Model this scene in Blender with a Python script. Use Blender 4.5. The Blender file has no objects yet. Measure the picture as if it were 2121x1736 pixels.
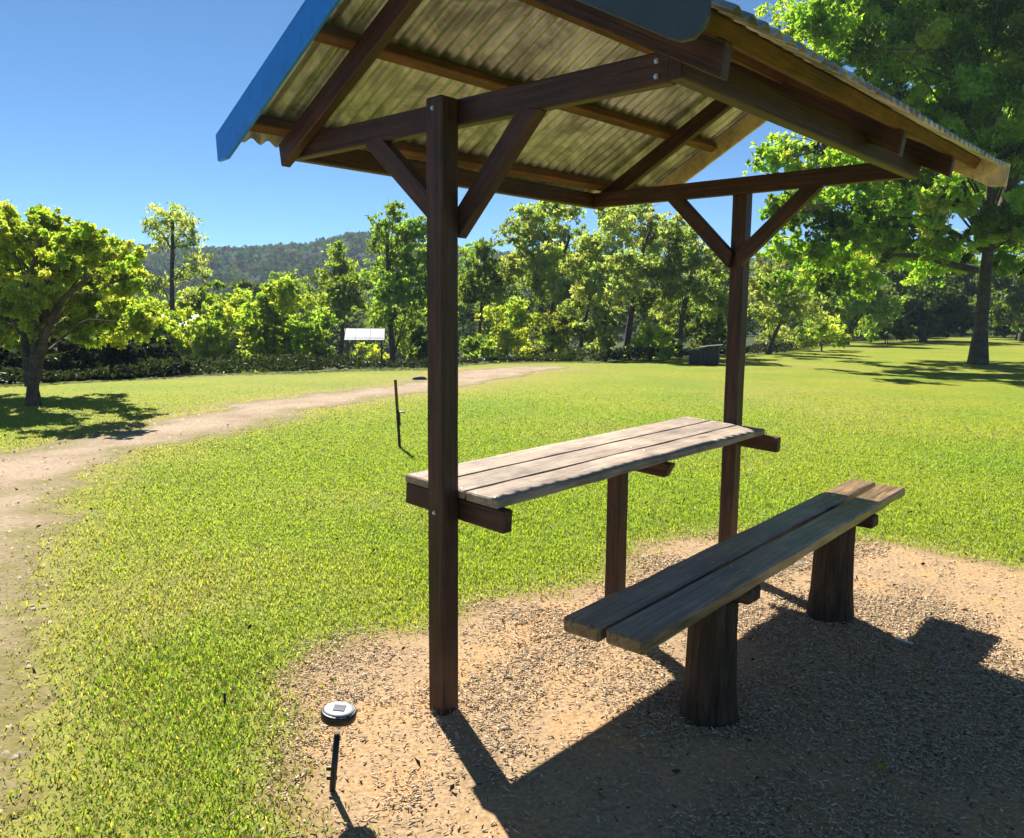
import bpy, bmesh, math, random
import numpy as np
from mathutils import Vector, Matrix, Euler

# ------------------------------------------------------------------ camera, sky, sun, exposure
S = bpy.context.scene
COL = S.collection
PX, CX, CY, CAMZ = 1673.66, 1060.5, 868.0, 1.45          # focal length and centre in photo pixels, eye height
PITCH, ROLL = 0.1311, 0.0081
cam = bpy.data.objects.new("camera", bpy.data.cameras.new("camera")); COL.objects.link(cam)
cam.data.sensor_width = 36.0; cam.data.lens = 36.0 * PX / 2121.0
cam.data.clip_start = 0.05; cam.data.clip_end = 3000.0
cam.matrix_world = Matrix.Translation((0, 0, CAMZ)) @ Matrix.Rotation(math.pi/2 - PITCH, 4, 'X') @ Matrix.Rotation(ROLL, 4, 'Z')
S.camera = cam

SUN_DIR = Vector((-0.388, 0.955, 1.0)).normalized()        # towards the sun
SUN_EL = math.asin(SUN_DIR.z); SUN_AZ = math.atan2(SUN_DIR.x, SUN_DIR.y)
world = bpy.data.worlds.new("World"); S.world = world; world.use_nodes = True
wn = world.node_tree; wn.nodes.clear()
sky = wn.nodes.new("ShaderNodeTexSky"); sky.sky_type = 'NISHITA'; sky.sun_disc = False
sky.sun_elevation = SUN_EL; sky.sun_rotation = SUN_AZ
sky.air_density = 0.52; sky.dust_density = 0.0; sky.ozone_density = 3.0; sky.altitude = 900
bg = wn.nodes.new("ShaderNodeBackground"); bg.inputs[1].default_value = 0.063
wo = wn.nodes.new("ShaderNodeOutputWorld")
wb = wn.nodes.new("ShaderNodeMix"); wb.data_type = 'RGBA'; wb.blend_type = 'MULTIPLY'; wb.inputs[0].default_value = 1.0
wb.inputs[7].default_value = (0.64, 0.92, 1.0, 1)
wn.links.new(sky.outputs[0], wb.inputs[6]); wn.links.new(wb.outputs[2], bg.inputs[0]); wn.links.new(bg.outputs[0], wo.inputs[0])
sl = bpy.data.lights.new("sun", 'SUN'); sl.energy = 5.0; sl.angle = math.radians(0.55); sl.color = (1.0, 0.94, 0.84)
so = bpy.data.objects.new("sun", sl); COL.objects.link(so)
so.rotation_euler = (-SUN_DIR).to_track_quat('-Z', 'Y').to_euler(); so.location = (-20, 48, 50)
S.view_settings.view_transform = 'Standard'; S.view_settings.look = 'None'
S.view_settings.gamma = 1.0; S.view_settings.use_curve_mapping = False
S.view_settings.exposure = 1.3
S.cycles.max_bounces = 6; S.cycles.diffuse_bounces = 3; S.cycles.transmission_bounces = 4
S.cycles.transparent_max_bounces = 4; S.cycles.sample_clamp_indirect = 4.0

# ------------------------------------------------------------------ helpers
rng = np.random.default_rng(7)
random.seed(7)

def ray(x, y):
    a, b = (x - CX)/PX, (y - CY)/PX
    c, s = math.cos(-ROLL), math.sin(-ROLL)
    a, b = a*c - b*s, a*s + b*c
    sp, cp = math.sin(PITCH), math.cos(PITCH)
    return np.array([a, cp - b*sp, -sp - b*cp])
def at(x, y, depth):
    """the world point that lies `depth` metres ahead in the direction of a photo point"""
    d = ray(x, y); return np.array([0, 0, CAMZ]) + d*(depth/d[1])
def ground_at(x, y, z=0.0):
    d = ray(x, y); return np.array([0, 0, CAMZ]) + d*((z - CAMZ)/d[2])

def mat(name):
    m = bpy.data.materials.new(name); m.use_nodes = True
    nt = m.node_tree; nt.nodes.clear()
    out = nt.nodes.new("ShaderNodeOutputMaterial")
    return m, nt, out
def N(nt, t, **kw):
    n = nt.nodes.new(t)
    for k, v in kw.items():
        if k in n.inputs: n.inputs[k].default_value = v
        else: setattr(n, k, v)
    return n
def ramp(nt, fac, stops):
    r = nt.nodes.new("ShaderNodeValToRGB")
    el = r.color_ramp.elements
    while len(el) < len(stops): el.new(0.5)
    for e, (p, c) in zip(el, stops):
        e.position = p; e.color = (*c, 1)
    nt.links.new(fac, r.inputs[0]); return r.outputs[0]
def noise(nt, vec, scale, detail=4, rough=0.55, dist=0.0):
    n = N(nt, "ShaderNodeTexNoise", Scale=scale, Detail=detail, Roughness=rough, Distortion=dist)
    if vec is not None: nt.links.new(vec, n.inputs["Vector"])
    return n.outputs["Fac"]
def mix(nt, f, a, b, mode='MIX'):
    m = nt.nodes.new("ShaderNodeMix"); m.data_type = 'RGBA'; m.blend_type = mode
    if isinstance(f, (int, float)): m.inputs[0].default_value = f
    else: nt.links.new(f, m.inputs[0])
    for s, i in ((a, 6), (b, 7)):
        if isinstance(s, tuple): m.inputs[i].default_value = (*s, 1)
        else: nt.links.new(s, m.inputs[i])
    return m.outputs[2]
def bump(nt, h, strength, dist):
    b = N(nt, "ShaderNodeBump", Strength=strength, Distance=dist); nt.links.new(h, b.inputs["Height"]); return b.outputs[0]
def principled(nt, out, col, rough=0.6, metal=0.0, normal=None, spec=0.4):
    p = N(nt, "ShaderNodeBsdfPrincipled", Roughness=rough, Metallic=metal)
    p.inputs["Specular IOR Level"].default_value = spec
    if isinstance(col, tuple): p.inputs["Base Color"].default_value = (*col, 1)
    else: nt.links.new(col, p.inputs["Base Color"])
    if normal is not None: nt.links.new(normal, p.inputs["Normal"])
    nt.links.new(p.outputs[0], out.inputs[0]); return p

def wood(name, c_dark, c_mid, c_light, rough=0.6, grain=1.0, spec=0.3):
    m, nt, out = mat(name)
    tc = N(nt, "ShaderNodeTexCoord"); oi = N(nt, "ShaderNodeObjectInfo")
    off = N(nt, "ShaderNodeVectorMath", operation='ADD')
    sc = N(nt, "ShaderNodeVectorMath", operation='SCALE'); sc.inputs[3].default_value = 37.0
    cmb = N(nt, "ShaderNodeCombineXYZ")
    for i in range(3): nt.links.new(oi.outputs["Random"], cmb.inputs[i])
    nt.links.new(cmb.outputs[0], sc.inputs[0])
    nt.links.new(tc.outputs["Object"], off.inputs[0]); nt.links.new(sc.outputs[0], off.inputs[1])
    mp = N(nt, "ShaderNodeMapping"); mp.inputs["Scale"].default_value = (1.2, 26*grain, 26*grain)
    nt.links.new(off.outputs[0], mp.inputs[0])
    g1 = noise(nt, mp.outputs[0], 3.0, 6, 0.65, 0.6)
    mp2 = N(nt, "ShaderNodeMapping"); mp2.inputs["Scale"].default_value = (0.8, 2.2, 2.2)
    nt.links.new(off.outputs[0], mp2.inputs[0])
    g2 = noise(nt, mp2.outputs[0], 2.5, 5, 0.6, 0.3)
    c = ramp(nt, g1, [(0.28, c_dark), (0.52, c_mid), (0.75, c_light)])
    c2 = ramp(nt, g2, [(0.3, (0.62, 0.6, 0.6)), (0.7, (1.25, 1.2, 1.15))])
    c = mix(nt, 1.0, c, c2, 'MULTIPLY')
    v = N(nt, "ShaderNodeTexVoronoi", Scale=2.3); nt.links.new(mp2.outputs[0], v.inputs["Vector"])
    kn = ramp(nt, v.outputs["Distance"], [(0.05, (0.35, 0.3, 0.28)), (0.16, (1, 1, 1))])
    c = mix(nt, 0.7, c, kn, 'MULTIPLY')
    mp3 = N(nt, "ShaderNodeMapping"); mp3.inputs["Scale"].default_value = (0.55, 34, 34)
    nt.links.new(off.outputs[0], mp3.inputs[0])
    g3 = noise(nt, mp3.outputs[0], 2.2, 3, 0.5, 0.8)
    ck = ramp(nt, g3, [(0.30, (0.30, 0.28, 0.27)), (0.36, (1, 1, 1))])
    c = mix(nt, 0.85, c, ck, 'MULTIPLY')
    g4 = noise(nt, off.outputs[0], 7.0, 6, 0.75)
    c = mix(nt, 1.0, c, ramp(nt, g4, [(0.35, (0.72, 0.70, 0.70)), (0.65, (1.22, 1.2, 1.18))]), 'MULTIPLY')
    hh = N(nt, "ShaderNodeMath", operation='ADD'); nt.links.new(g1, hh.inputs[0]); nt.links.new(g3, hh.inputs[1])
    principled(nt, out, c, rough, 0, bump(nt, hh.outputs[0], 0.45, 0.005), spec)
    return m

M = {}
M['stain'] = wood("stained_timber", (0.026, 0.012, 0.009), (0.062, 0.029, 0.021), (0.115, 0.052, 0.034), 0.5)
M['raw'] = wood("raw_timber", (0.085, 0.036, 0.020), (0.165, 0.072, 0.037), (0.25, 0.112, 0.057), 0.6)
M['weather'] = wood("weathered_timber", (0.18, 0.145, 0.11), (0.35, 0.288, 0.228), (0.48, 0.41, 0.335), 0.75)
M['bench'] = wood("bench_timber", (0.05, 0.037, 0.025), (0.25, 0.165, 0.088), (0.46, 0.31, 0.165), 0.36, spec=0.5)
M['log'] = wood("log_bark", (0.035, 0.022, 0.014), (0.085, 0.052, 0.032), (0.15, 0.095, 0.06), 0.85, grain=0.7)
M['cream'] = wood("cream_primed_board", (0.60, 0.47, 0.27), (0.76, 0.62, 0.39), (0.80, 0.67, 0.45), 0.55, grain=0.5)

def plain(name, col, rough=0.5, metal=0.0, var=0.25, scale=8.0, spec=0.4):
    m, nt, out = mat(name)
    tc = N(nt, "ShaderNodeTexCoord")
    n = noise(nt, tc.outputs["Object"], scale, 5, 0.6)
    lo = tuple(max(0, c*(1 - var)) for c in col); hi = tuple(min(1, c*(1 + var)) for c in col)
    c = ramp(nt, n, [(0.3, lo), (0.7, hi)])
    g = noise(nt, tc.outputs["Object"], scale*6, 6, 0.8, 0.5)
    c = mix(nt, 1.0, c, ramp(nt, g, [(0.34, (0.72, 0.72, 0.70)), (0.5, (1, 1, 1))]), 'MULTIPLY')
    principled(nt, out, c, rough, metal, bump(nt, n, 0.15, 0.003), spec)
    return m
M['blue'] = plain("blue_paint", (0.010, 0.20, 0.80), 0.4, 0, 0.12, 3.0)
M['slate'] = plain("slate_blue_paint", (0.035, 0.055, 0.085), 0.5, 0, 0.15, 3.0)
M['galv'] = plain("galvanised_steel", (0.55, 0.56, 0.58), 0.4, 0.9)
M['black'] = plain("black_plastic", (0.012, 0.012, 0.014), 0.4)
M['panel'] = plain("solar_cell", (0.16, 0.17, 0.19), 0.25, 0.2)
M['silver'] = plain("silver_rim", (0.36, 0.36, 0.38), 0.55, 0.0)
M['whiteroof'] = plain("white_metal_roof", (0.44, 0.45, 0.48), 0.5, 0.0, 0.12, 1.5)
M['greybox'] = plain("dark_grey_boards", (0.03, 0.03, 0.029), 0.7, 0, 0.35, 5)
M['greylid'] = plain("grey_lid", (0.13, 0.135, 0.115), 0.6, 0, 0.2, 5)
M['wall'] = plain("pale_wall", (0.45, 0.44, 0.40), 0.7, 0, 0.2, 1.0)
M['yellow'] = plain("yellow_leaf", (0.45, 0.40, 0.03), 0.6)
M['bone'] = plain("pale_chip", (0.7, 0.62, 0.5), 0.6)

m, nt, out = mat("corrugated_sheet")
tc = N(nt, "ShaderNodeTexCoord")
mp = N(nt, "ShaderNodeMapping"); mp.inputs["Scale"].default_value = (14, 3.0, 3.0)
nt.links.new(tc.outputs["Object"], mp.inputs[0])
n1 = noise(nt, mp.outputs[0], 2.0, 6, 0.7, 0.4)
n2 = noise(nt, tc.outputs["Object"], 2.2, 4)
c = ramp(nt, n1, [(0.25, (0.42, 0.43, 0.45)), (0.55, (0.58, 0.59, 0.61)), (0.8, (0.74, 0.76, 0.78))])
mpf = N(nt, "ShaderNodeMapping"); mpf.inputs["Scale"].default_value = (60, 2.5, 2.5)
nt.links.new(tc.outputs["Object"], mpf.inputs[0])
n3 = noise(nt, mpf.outputs[0], 2.0, 5, 0.75, 0.3)
c = mix(nt, 1.0, c, ramp(nt, n3, [(0.32, (0.50, 0.48, 0.44)), (0.56, (1, 1, 1))]), 'MULTIPLY')
c = mix(nt, n2, c, (0.33, 0.325, 0.31))
n4 = noise(nt, tc.outputs["Object"], 3.6, 6, 0.7, 0.8)
c = mix(nt, 1.0, c, ramp(nt, n4, [(0.40, (0.55, 0.54, 0.54)), (0.60, (1.35, 1.35, 1.3))]), 'MULTIPLY')
principled(nt, out, c, 0.36, 0.6, bump(nt, n1, 0.12, 0.002), 0.5)
M['sheet'] = m

m, nt, out = mat("clear_plastic")
gl = N(nt, "ShaderNodeBsdfGlossy", Roughness=0.2); tr = N(nt, "ShaderNodeBsdfTransparent"); tr.inputs[0].default_value = (0.9, 0.9, 0.86, 1)
ms = N(nt, "ShaderNodeMixShader"); ms.inputs[0].default_value = 0.10
nt.links.new(tr.outputs[0], ms.inputs[1]); nt.links.new(gl.outputs[0], ms.inputs[2]); nt.links.new(ms.outputs[0], out.inputs[0]); M['clear'] = m

def leafmat(name, attr="tint", trans=0.5, gloss=0.025, boost=(2.1, 2.2, 0.8)):
    m, nt, out = mat(name)
    a = N(nt, "ShaderNodeAttribute", attribute_name=attr)
    d = N(nt, "ShaderNodeBsdfDiffuse"); t = N(nt, "ShaderNodeBsdfTranslucent")
    g = N(nt, "ShaderNodeBsdfGlossy", Roughness=0.45); g.inputs[0].default_value = (0.9, 0.95, 0.9, 1)
    nt.links.new(a.outputs["Color"], d.inputs[0])
    nt.links.new(mix(nt, 1.0, a.outputs["Color"], boost, 'MULTIPLY'), t.inputs[0])
    m1 = N(nt, "ShaderNodeMixShader"); m1.inputs[0].default_value = trans
    m2 = N(nt, "ShaderNodeMixShader"); m2.inputs[0].default_value = gloss
    nt.links.new(d.outputs[0], m1.inputs[1]); nt.links.new(t.outputs[0], m1.inputs[2])
    nt.links.new(m1.outputs[0], m2.inputs[1]); nt.links.new(g.outputs[0], m2.inputs[2])
    nt.links.new(m2.outputs[0], out.inputs[0]); return m
M['leaf'] = leafmat("leaves", trans=0.58)
M['farleaf'] = leafmat("far_leaves", trans=0.5, gloss=0.0)
M['grass'] = leafmat("grass_blades", trans=0.62, gloss=0.02, boost=(1.7, 1.75, 0.6))
m, nt, out = mat("chips")
a = N(nt, "ShaderNodeAttribute", attribute_name="tint")
principled(nt, out, a.outputs["Color"], 0.75, 0, None, 0.25); M['chips'] = m
M['bark'] = wood("tree_bark", (0.045, 0.035, 0.028), (0.095, 0.078, 0.06), (0.17, 0.14, 0.11), 0.9, grain=0.35)

def link(name, me, material=None, parent=None, mw=None):
    o = bpy.data.objects.new(name, me); COL.objects.link(o)
    if material is not None: me.materials.append(material)
    if mw is not None: o.matrix_basis = mw
    if parent is not None: o.parent = parent
    return o
def tag(o, label=None, cat=None, group=None, kind=None):
    if label: o['label'] = label
    if cat: o['category'] = cat
    if group: o['group'] = group
    if kind: o['kind'] = kind
    return o
def empty(name, loc, rz=0.0):
    o = bpy.data.objects.new(name, None); COL.objects.link(o)
    o.location = loc; o.rotation_euler = (0, 0, rz); o.empty_display_size = 0.2
    return o
def raw(name, verts, faces_flat, nper, tint=None, smooth=False):
    """fast mesh from numpy: verts (n,3), faces as flat index array with nper loops each"""
    me = bpy.data.meshes.new(name)
    verts = np.asarray(verts, np.float32); f = np.asarray(faces_flat, np.int32).ravel()
    nf = len(f)//nper
    me.vertices.add(len(verts)); me.vertices.foreach_set("co", verts.ravel())
    me.loops.add(len(f)); me.loops.foreach_set("vertex_index", f)
    me.polygons.add(nf); me.polygons.foreach_set("loop_start", np.arange(nf, dtype=np.int32)*nper)
    if tint is not None:
        at_ = me.attributes.new("tint", 'FLOAT_COLOR', 'POINT')
        t = np.ones((len(verts), 4), np.float32); t[:, :3] = tint
        at_.data.foreach_set("color", t.ravel())
    me.update(calc_edges=True); me.validate()
    if smooth: me.shade_smooth()
    return me
def bm_done(name, bm, smooth=False):
    me = bpy.data.meshes.new(name); bm.normal_update(); bm.to_mesh(me); bm.free()
    if smooth: me.shade_smooth()
    return me
def frame_from(p0, p1, up=(0, 0, 1)):
    p0, p1, up = Vector(p0), Vector(p1), Vector(up)
    x = (p1 - p0).normalized(); y = up.cross(x).normalized(); z = x.cross(y)
    mw = Matrix.Identity(4)
    for i, a in enumerate((x, y, z)):
        mw[0][i], mw[1][i], mw[2][i] = a
    mw.translation = p0
    return mw, (p1 - p0).length
def bar(name, p0, p1, w, h, material, parent, up=(0, 0, 1), bev=0.004, cut0=0.0, cut1=0.0, wob=0.0):
    """a squared timber from p0 to p1 (axis), w wide, h high; its own frame runs along the grain.
    cut0/cut1 lean the ends along x per unit of z; wob makes the arrises uneven"""
    mw, L = frame_from(p0, p1, up)
    bm = bmesh.new()
    n = 1 if wob == 0 else max(3, int(L/0.12))
    rings = []
    r = random.Random(name + str(p0))
    for i in range(n + 1):
        x = L*i/n; ring = []
        for sy, sz in ((-1, -1), (1, -1), (1, 1), (-1, 1)):
            dx = (cut0 if i == 0 else cut1 if i == n else 0)*sz*h/2
            ring.append(bm.verts.new((x + dx, sy*w/2 + r.uniform(-wob, wob), sz*h/2 + r.uniform(-wob, wob)*0.5)))
        rings.append(ring)
    for a, b in zip(rings, rings[1:]):
        for k in range(4):
            bm.faces.new((a[k], a[(k+1) % 4], b[(k+1) % 4], b[k]))
    bm.faces.new(rings[0][::-1]); bm.faces.new(rings[-1])
    bmesh.ops.recalc_face_normals(bm, faces=bm.faces)
    if bev:
        ed = [e for e in bm.edges if len(e.link_faces) == 2 and e.calc_face_angle(0) > 0.7]
        bmesh.ops.bevel(bm, geom=ed, offset=bev, segments=1, affect='EDGES')
    return link(name, bm_done(name, bm), material, parent, mw)
def lathe(name, prof, material, parent, mw=None, seg=24, cap=True, smooth=True, jitter=0.0):
    bm = bmesh.new(); rings = []
    ph = [random.uniform(0, 6.28) for _ in range(3)]
    for r, z in prof:
        ring = []
        for k in range(seg):
            t = 2*math.pi*k/seg
            rr = r*(1 + jitter*(math.sin(3*t + ph[0]) + 0.6*math.sin(7*t + ph[1] + z*2) + 0.5*math.sin(11*t + ph[2])))
            ring.append(bm.verts.new((rr*math.cos(t), rr*math.sin(t), z)))
        rings.append(ring)
    for a, b in zip(rings, rings[1:]):
        for k in range(seg): bm.faces.new((a[k], a[(k+1) % seg], b[(k+1) % seg], b[k]))
    if cap:
        bm.faces.new(rings[0][::-1]); bm.faces.new(rings[-1])
    me = bm_done(name, bm)
    if smooth:
        for p in me.polygons: p.use_smooth = len(p.vertices) == 4
    return link(name, me, material, parent, mw)
def tubes(paths, seg=7):
    """paths: list of [(point, radius), ...] -> verts, quads"""
    V, F = [], []
    for path in paths:
        pts = [np.array(p, float) for p, _ in path]; base = len(V)
        for i, (p, r) in enumerate(path):
            d = pts[min(i+1, len(pts)-1)] - pts[max(i-1, 0)]; d /= (np.linalg.norm(d) + 1e-9)
            u = np.cross(d, [0.31, 0.95, 0.05]); u /= np.linalg.norm(u); v = np.cross(d, u)
            for k in range(seg):
                t = 2*math.pi*k/seg
                V.append(pts[i] + r*(math.cos(t)*u + math.sin(t)*v))
        for i in range(len(path) - 1):
            for k in range(seg):
                a = base + i*seg + k; b = base + i*seg + (k+1) % seg
                F += [a, b, b + seg, a + seg]
    return np.array(V), np.array(F)

# smooth value noise for numpy
_perm = rng.random((64, 64))
def vnoise(x, y, s):
    x = np.asarray(x)/s; y = np.asarray(y)/s
    xi = np.floor(x).astype(int); yi = np.floor(y).astype(int); fx = x - xi; fy = y - yi
    fx = fx*fx*(3-2*fx); fy = fy*fy*(3-2*fy)
    g = lambda a, b: _perm[a % 64, b % 64]
    return (g(xi, yi)*(1-fx) + g(xi+1, yi)*fx)*(1-fy) + (g(xi, yi+1)*(1-fx) + g(xi+1, yi+1)*fx)*fy
def fbm(x, y, s):
    return (vnoise(x, y, s) + 0.5*vnoise(x+17, y-5, s/2.1) + 0.25*vnoise(x-9, y+31, s/4.3))/1.75
def sstep(a, b, x):
    t = np.clip((x - a)/(b - a), 0, 1); return t*t*(3-2*t)
def poly_sd(poly, x, y):
    """signed distance to polygon, negative inside"""
    poly = np.asarray(poly); x = np.asarray(x, float); y = np.asarray(y, float)
    d = np.full(x.shape, 1e9); ins = np.zeros(x.shape, bool)
    for (ax, ay), (bx, by) in zip(poly, np.roll(poly, -1, 0)):
        ex, ey = bx-ax, by-ay
        t = np.clip(((x-ax)*ex + (y-ay)*ey)/(ex*ex+ey*ey+1e-12), 0, 1)
        d = np.minimum(d, np.hypot(x-ax-t*ex, y-ay-t*ey))
        c = ((ay > y) != (by > y)) & (x < ex*(y-ay)/(ey+1e-12) + ax)
        ins ^= c
    return np.where(ins, -d, d)

# ------------------------------------------------------------------ layout
TH = 0.7205; PHI = math.pi/2 - TH
AX, AY = -0.2416, 2.8035
U = np.array([math.cos(PHI), math.sin(PHI)]); V = np.array([-math.sin(PHI), math.cos(PHI)])
def loc2w(u, v): return np.array([AX, AY]) + u*U + v*V
PAD = np.array([loc2w(u, v) for u, v in [(-.82, -.2), (-.66, .12), (-.43, .42), (-.2, .66), (.05, .80), (.3, .74), (.53, .66), (.94, .69), (1.3, .52),
      (1.62, .43), (1.95, .55), (2.32, .62), (2.62, .55), (2.9, .41), (3.2, .02), (3.4, -.39), (3.5, -.8), (3.46, -1.27), (3.3, -1.9), (2.8, -2.6), (2, -3.0), (.5, -3.0), (-.6, -2.4), (-1.1, -1.4), (-1.0, -.7)]])
LAWN_EDGE = [(-40, 9.0), (-16, 12.5), (-9.6, 15.1), (-7.3, 17.4), (-4.2, 19.5), (-2.2, 20.4), (-0.85, 23.0), (3.5, 24.3), (6.0, 26.8), (10.1, 30.2), (17.9, 43.0), (31.8, 57), (60, 80)]
TRACK = np.array([(-9, 2.5), (-7.5, 5), (-6.2, 7.0), (-5.16, 8.03), (-4.93, 9.63), (-4.48, 12.24), (-3.5, 14.2), (-2.44, 15.66), (-1.28, 20.1), (0.2, 21.6), (1.2, 22.0), (1.6, 21.4), (0.9, 20.3),
      (-0.3, 17.6), (-1.01, 15.9), (-2.18, 13.94), (-2.7, 12.3), (-3.2, 10.75), (-3.65, 9.2), (-3.78, 8.5), (-3.82, 7.44), (-3.65, 6.2), (-3.0, 5.1), (-2.47, 4.2), (-2.02, 3.3), (-1.68, 2.6), (-1.42, 2.0), (-1.4, 1.0), (-2.0, -1.0), (-6, -3), (-9, -2)])
def lawn_beyond(x, y):
    """metres past the far edge of the lawn (negative on the lawn)"""
    a = np.array(LAWN_EDGE)
    return np.asarray(y) - np.interp(np.asarray(x, float), a[:, 0], a[:, 1])
def gz(x, y):
    x = np.asarray(x, float); y = np.asarray(y, float)
    r = np.hypot(x, y); b = lawn_beyond(x, y)
    bumps = (fbm(x, y, 2.6) - 0.5)*0.05*sstep(4, 8, r)
    fall = np.interp(x, [-20, 2, 9, 20], [3.4, 2.6, 1.0, 0.3])
    return bumps - fall*sstep(0.3, 16, b) - 1.2*sstep(60, 140, r)

def noisy_sheet(poly, step, amp, ns, dz, name, material, kind='structure', hf=0.0):
    """fill a polygon with a fine grid, its rim made ragged by noise"""
    mn = poly.min(0) - 0.4; mx = poly.max(0) + 0.4
    xs = np.arange(mn[0], mx[0], step); ys = np.arange(mn[1], mx[1], step)
    X, Y = np.meshgrid(xs, ys)
    sd = poly_sd(poly, X, Y) + (fbm(X, Y, ns) - 0.5)*amp*(np.interp(np.hypot(X, Y), [3.5, 8], [0.35, 1.0]) if amp > 0.5 else 1.0) + (fbm(X*1.0, Y*1.0, 0.16) - 0.5)*hf*2 
    nx = len(xs)
    ins = sd < 0.05
    q = ins[:-1, :-1] & ins[1:, :-1] & ins[:-1, 1:] & ins[1:, 1:]
    j, i = np.nonzero(q); a = j*nx + i
    F = np.stack([a, a+1, a+nx+1, a+nx], 1)
    used, inv = np.unique(F, return_inverse=True)
    P = np.stack([X.ravel(), Y.ravel(), gz(X, Y).ravel() - 0.006 + (dz + 0.006)*sstep(-0.05, 0.05, -sd.ravel())], 1)[used]
    tn = np.repeat(sstep(0.0, 0.55 if hf > 0.1 else 0.20, -sd.ravel()[used])[:, None], 3, 1)
    o = link(name, raw(name, P, inv.ravel(), 4, tn, smooth=True), material)
    return tag(o, kind=kind)

# ------------------------------------------------------------------ ground
m, nt, out = mat("lawn")
ge = N(nt, "ShaderNodeNewGeometry")
n1 = noise(nt, ge.outputs["Position"], 0.45, 6, 0.6, 0.3)
n2 = noise(nt, ge.outputs["Position"], 9.0, 6, 0.7)
n3 = noise(nt, ge.outputs["Position"], 55.0, 3, 0.7)
at0 = N(nt, "ShaderNodeAttribute", attribute_name="tint")
c = ramp(nt, n1, [(0.3, (0.15, 0.22, 0.016)), (0.5, (0.205, 0.245, 0.020)), (0.7, (0.265, 0.265, 0.026))])
c2 = ramp(nt, n2, [(0.28, (0.5, 0.55, 0.5)), (0.5, (1, 1, 1)), (0.75, (1.3, 1.22, 1.15))])
c3 = ramp(nt, n3, [(0.3, (0.72, 0.74, 0.7)), (0.65, (1.14, 1.14, 1.1))])
c = mix(nt, 1.0, c, c2, 'MULTIPLY'); c = mix(nt, 1.0, c, c3, 'MULTIPLY')
dry = ramp(nt, n2, [(0.3, (0.22, 0.175, 0.06)), (0.7, (0.36, 0.285, 0.10))])
sx = N(nt, "ShaderNodeSeparateColor"); nt.links.new(at0.outputs["Color"], sx.inputs[0])
c = mix(nt, sx.outputs[0], c, dry)
wild = ramp(nt, n2, [(0.3, (0.025, 0.035, 0.01)), (0.7, (0.06, 0.075, 0.02))])
c = mix(nt, sx.outputs[2], c, mix(nt, 1.0, c, (0.84, 0.94, 0.85), 'MULTIPLY'))
c = mix(nt, sx.outputs[1], c, wild)
principled(nt, out, c, 0.9, 0, bump(nt, n3, 0.5, 0.02), 0.1); M['lawn'] = m

def dryness(x, y):
    sd = poly_sd(TRACK, x, y); r = np.hypot(x, y)
    near = np.exp(-np.clip(sd, 0, None)/0.55)*0.9
    wave = sstep(0.52, 0.75, fbm(x+40, y*1.6, 3.2))*0.30
    left = sstep(-0.9, -1.9, x - 0.12*y + 0.3)*sstep(6.5, 3.0, y)*0.9*sstep(0.25, 0.62, fbm(x, y, 0.5) + 0.12)
    padr = np.exp(-np.clip(poly_sd(PAD, x, y), 0, None)/0.16)*0.75
    return np.clip(np.maximum.reduce([near, wave, left, padr]), 0, 1)

rad = np.concatenate([[0.0], np.geomspace(0.35, 600, 146)]); ang = np.linspace(0, 2*np.pi, 241)[:-1]
R, A = np.meshgrid(rad, ang, indexing='ij')
X = R*np.sin(A); Y = R*np.cos(A); Z = gz(X, Y)
ni, nj = R.shape
ii, jj = np.meshgrid(np.arange(ni-1), np.arange(nj), indexing='ij'); j2 = (jj+1) % nj
F = np.stack([ii*nj+jj, (ii)*nj+j2, (ii+1)*nj+j2, (ii+1)*nj+jj], -1).reshape(-1, 4)[:, ::-1]
t = np.zeros((ni*nj, 3)); t[:, 0] = dryness(X, Y).ravel(); t[:, 2] = sstep(15, 4.5, np.hypot(X, Y)).ravel(); t[:, 1] = sstep(-0.1, 1.2, lawn_beyond(X, Y) + (fbm(X, Y, 1.5)-.5)*1.2).ravel()
F = F[nj:]                                           # the hub ring is degenerate: drop it and close with a fan
V0 = np.stack([X, Y, Z], -1).reshape(-1, 3)
me = raw("ground", V0, F.ravel(), 4, t, smooth=True)
ground = tag(link("ground", me, M['lawn']), kind='structure')

m, nt, out = mat("track_gravel")
ge = N(nt, "ShaderNodeNewGeometry")
n1 = noise(nt, ge.outputs["Position"], 1.3, 6, 0.65, 0.4); n2 = noise(nt, ge.outputs["Position"], 22, 5, 0.75)
c = ramp(nt, n1, [(0.3, (0.27, 0.20, 0.13)), (0.5, (0.36, 0.275, 0.19)), (0.7, (0.42, 0.33, 0.24))])
c = mix(nt, 1.0, c, ramp(nt, n2, [(0.3, (0.6, 0.58, 0.55)), (0.6, (1.08, 1.05, 1.03))]), 'MULTIPLY')
rim = N(nt, "ShaderNodeAttribute", attribute_name="tint"); n3 = noise(nt, ge.outputs["Position"], 4.0, 6, 0.8)
rm = N(nt, "ShaderNodeMath", operation='ADD'); rm.use_clamp = True; nt.links.new(rim.outputs["Fac"], rm.inputs[0])
rs = N(nt, "ShaderNodeMapRange"); rs.inputs[1].default_value = 0.3; rs.inputs[2].default_value = 0.7; rs.inputs[3].default_value = -0.25; rs.inputs[4].default_value = 0.4
nt.links.new(n3, rs.inputs[0]); nt.links.new(rs.outputs[0], rm.inputs[1])
c = mix(nt, rm.outputs[0], ramp(nt, n2, [(0.3, (0.13, 0.12, 0.035)), (0.7, (0.24, 0.20, 0.07))]), c)
principled(nt, out, c, 0.9, 0, bump(nt, n2, 0.6, 0.03), 0.15); M['track'] = m
noisy_sheet(TRACK, 0.028, 0.9, 0.9, 0.005, "track", M['track'], hf=0.16)

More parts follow.
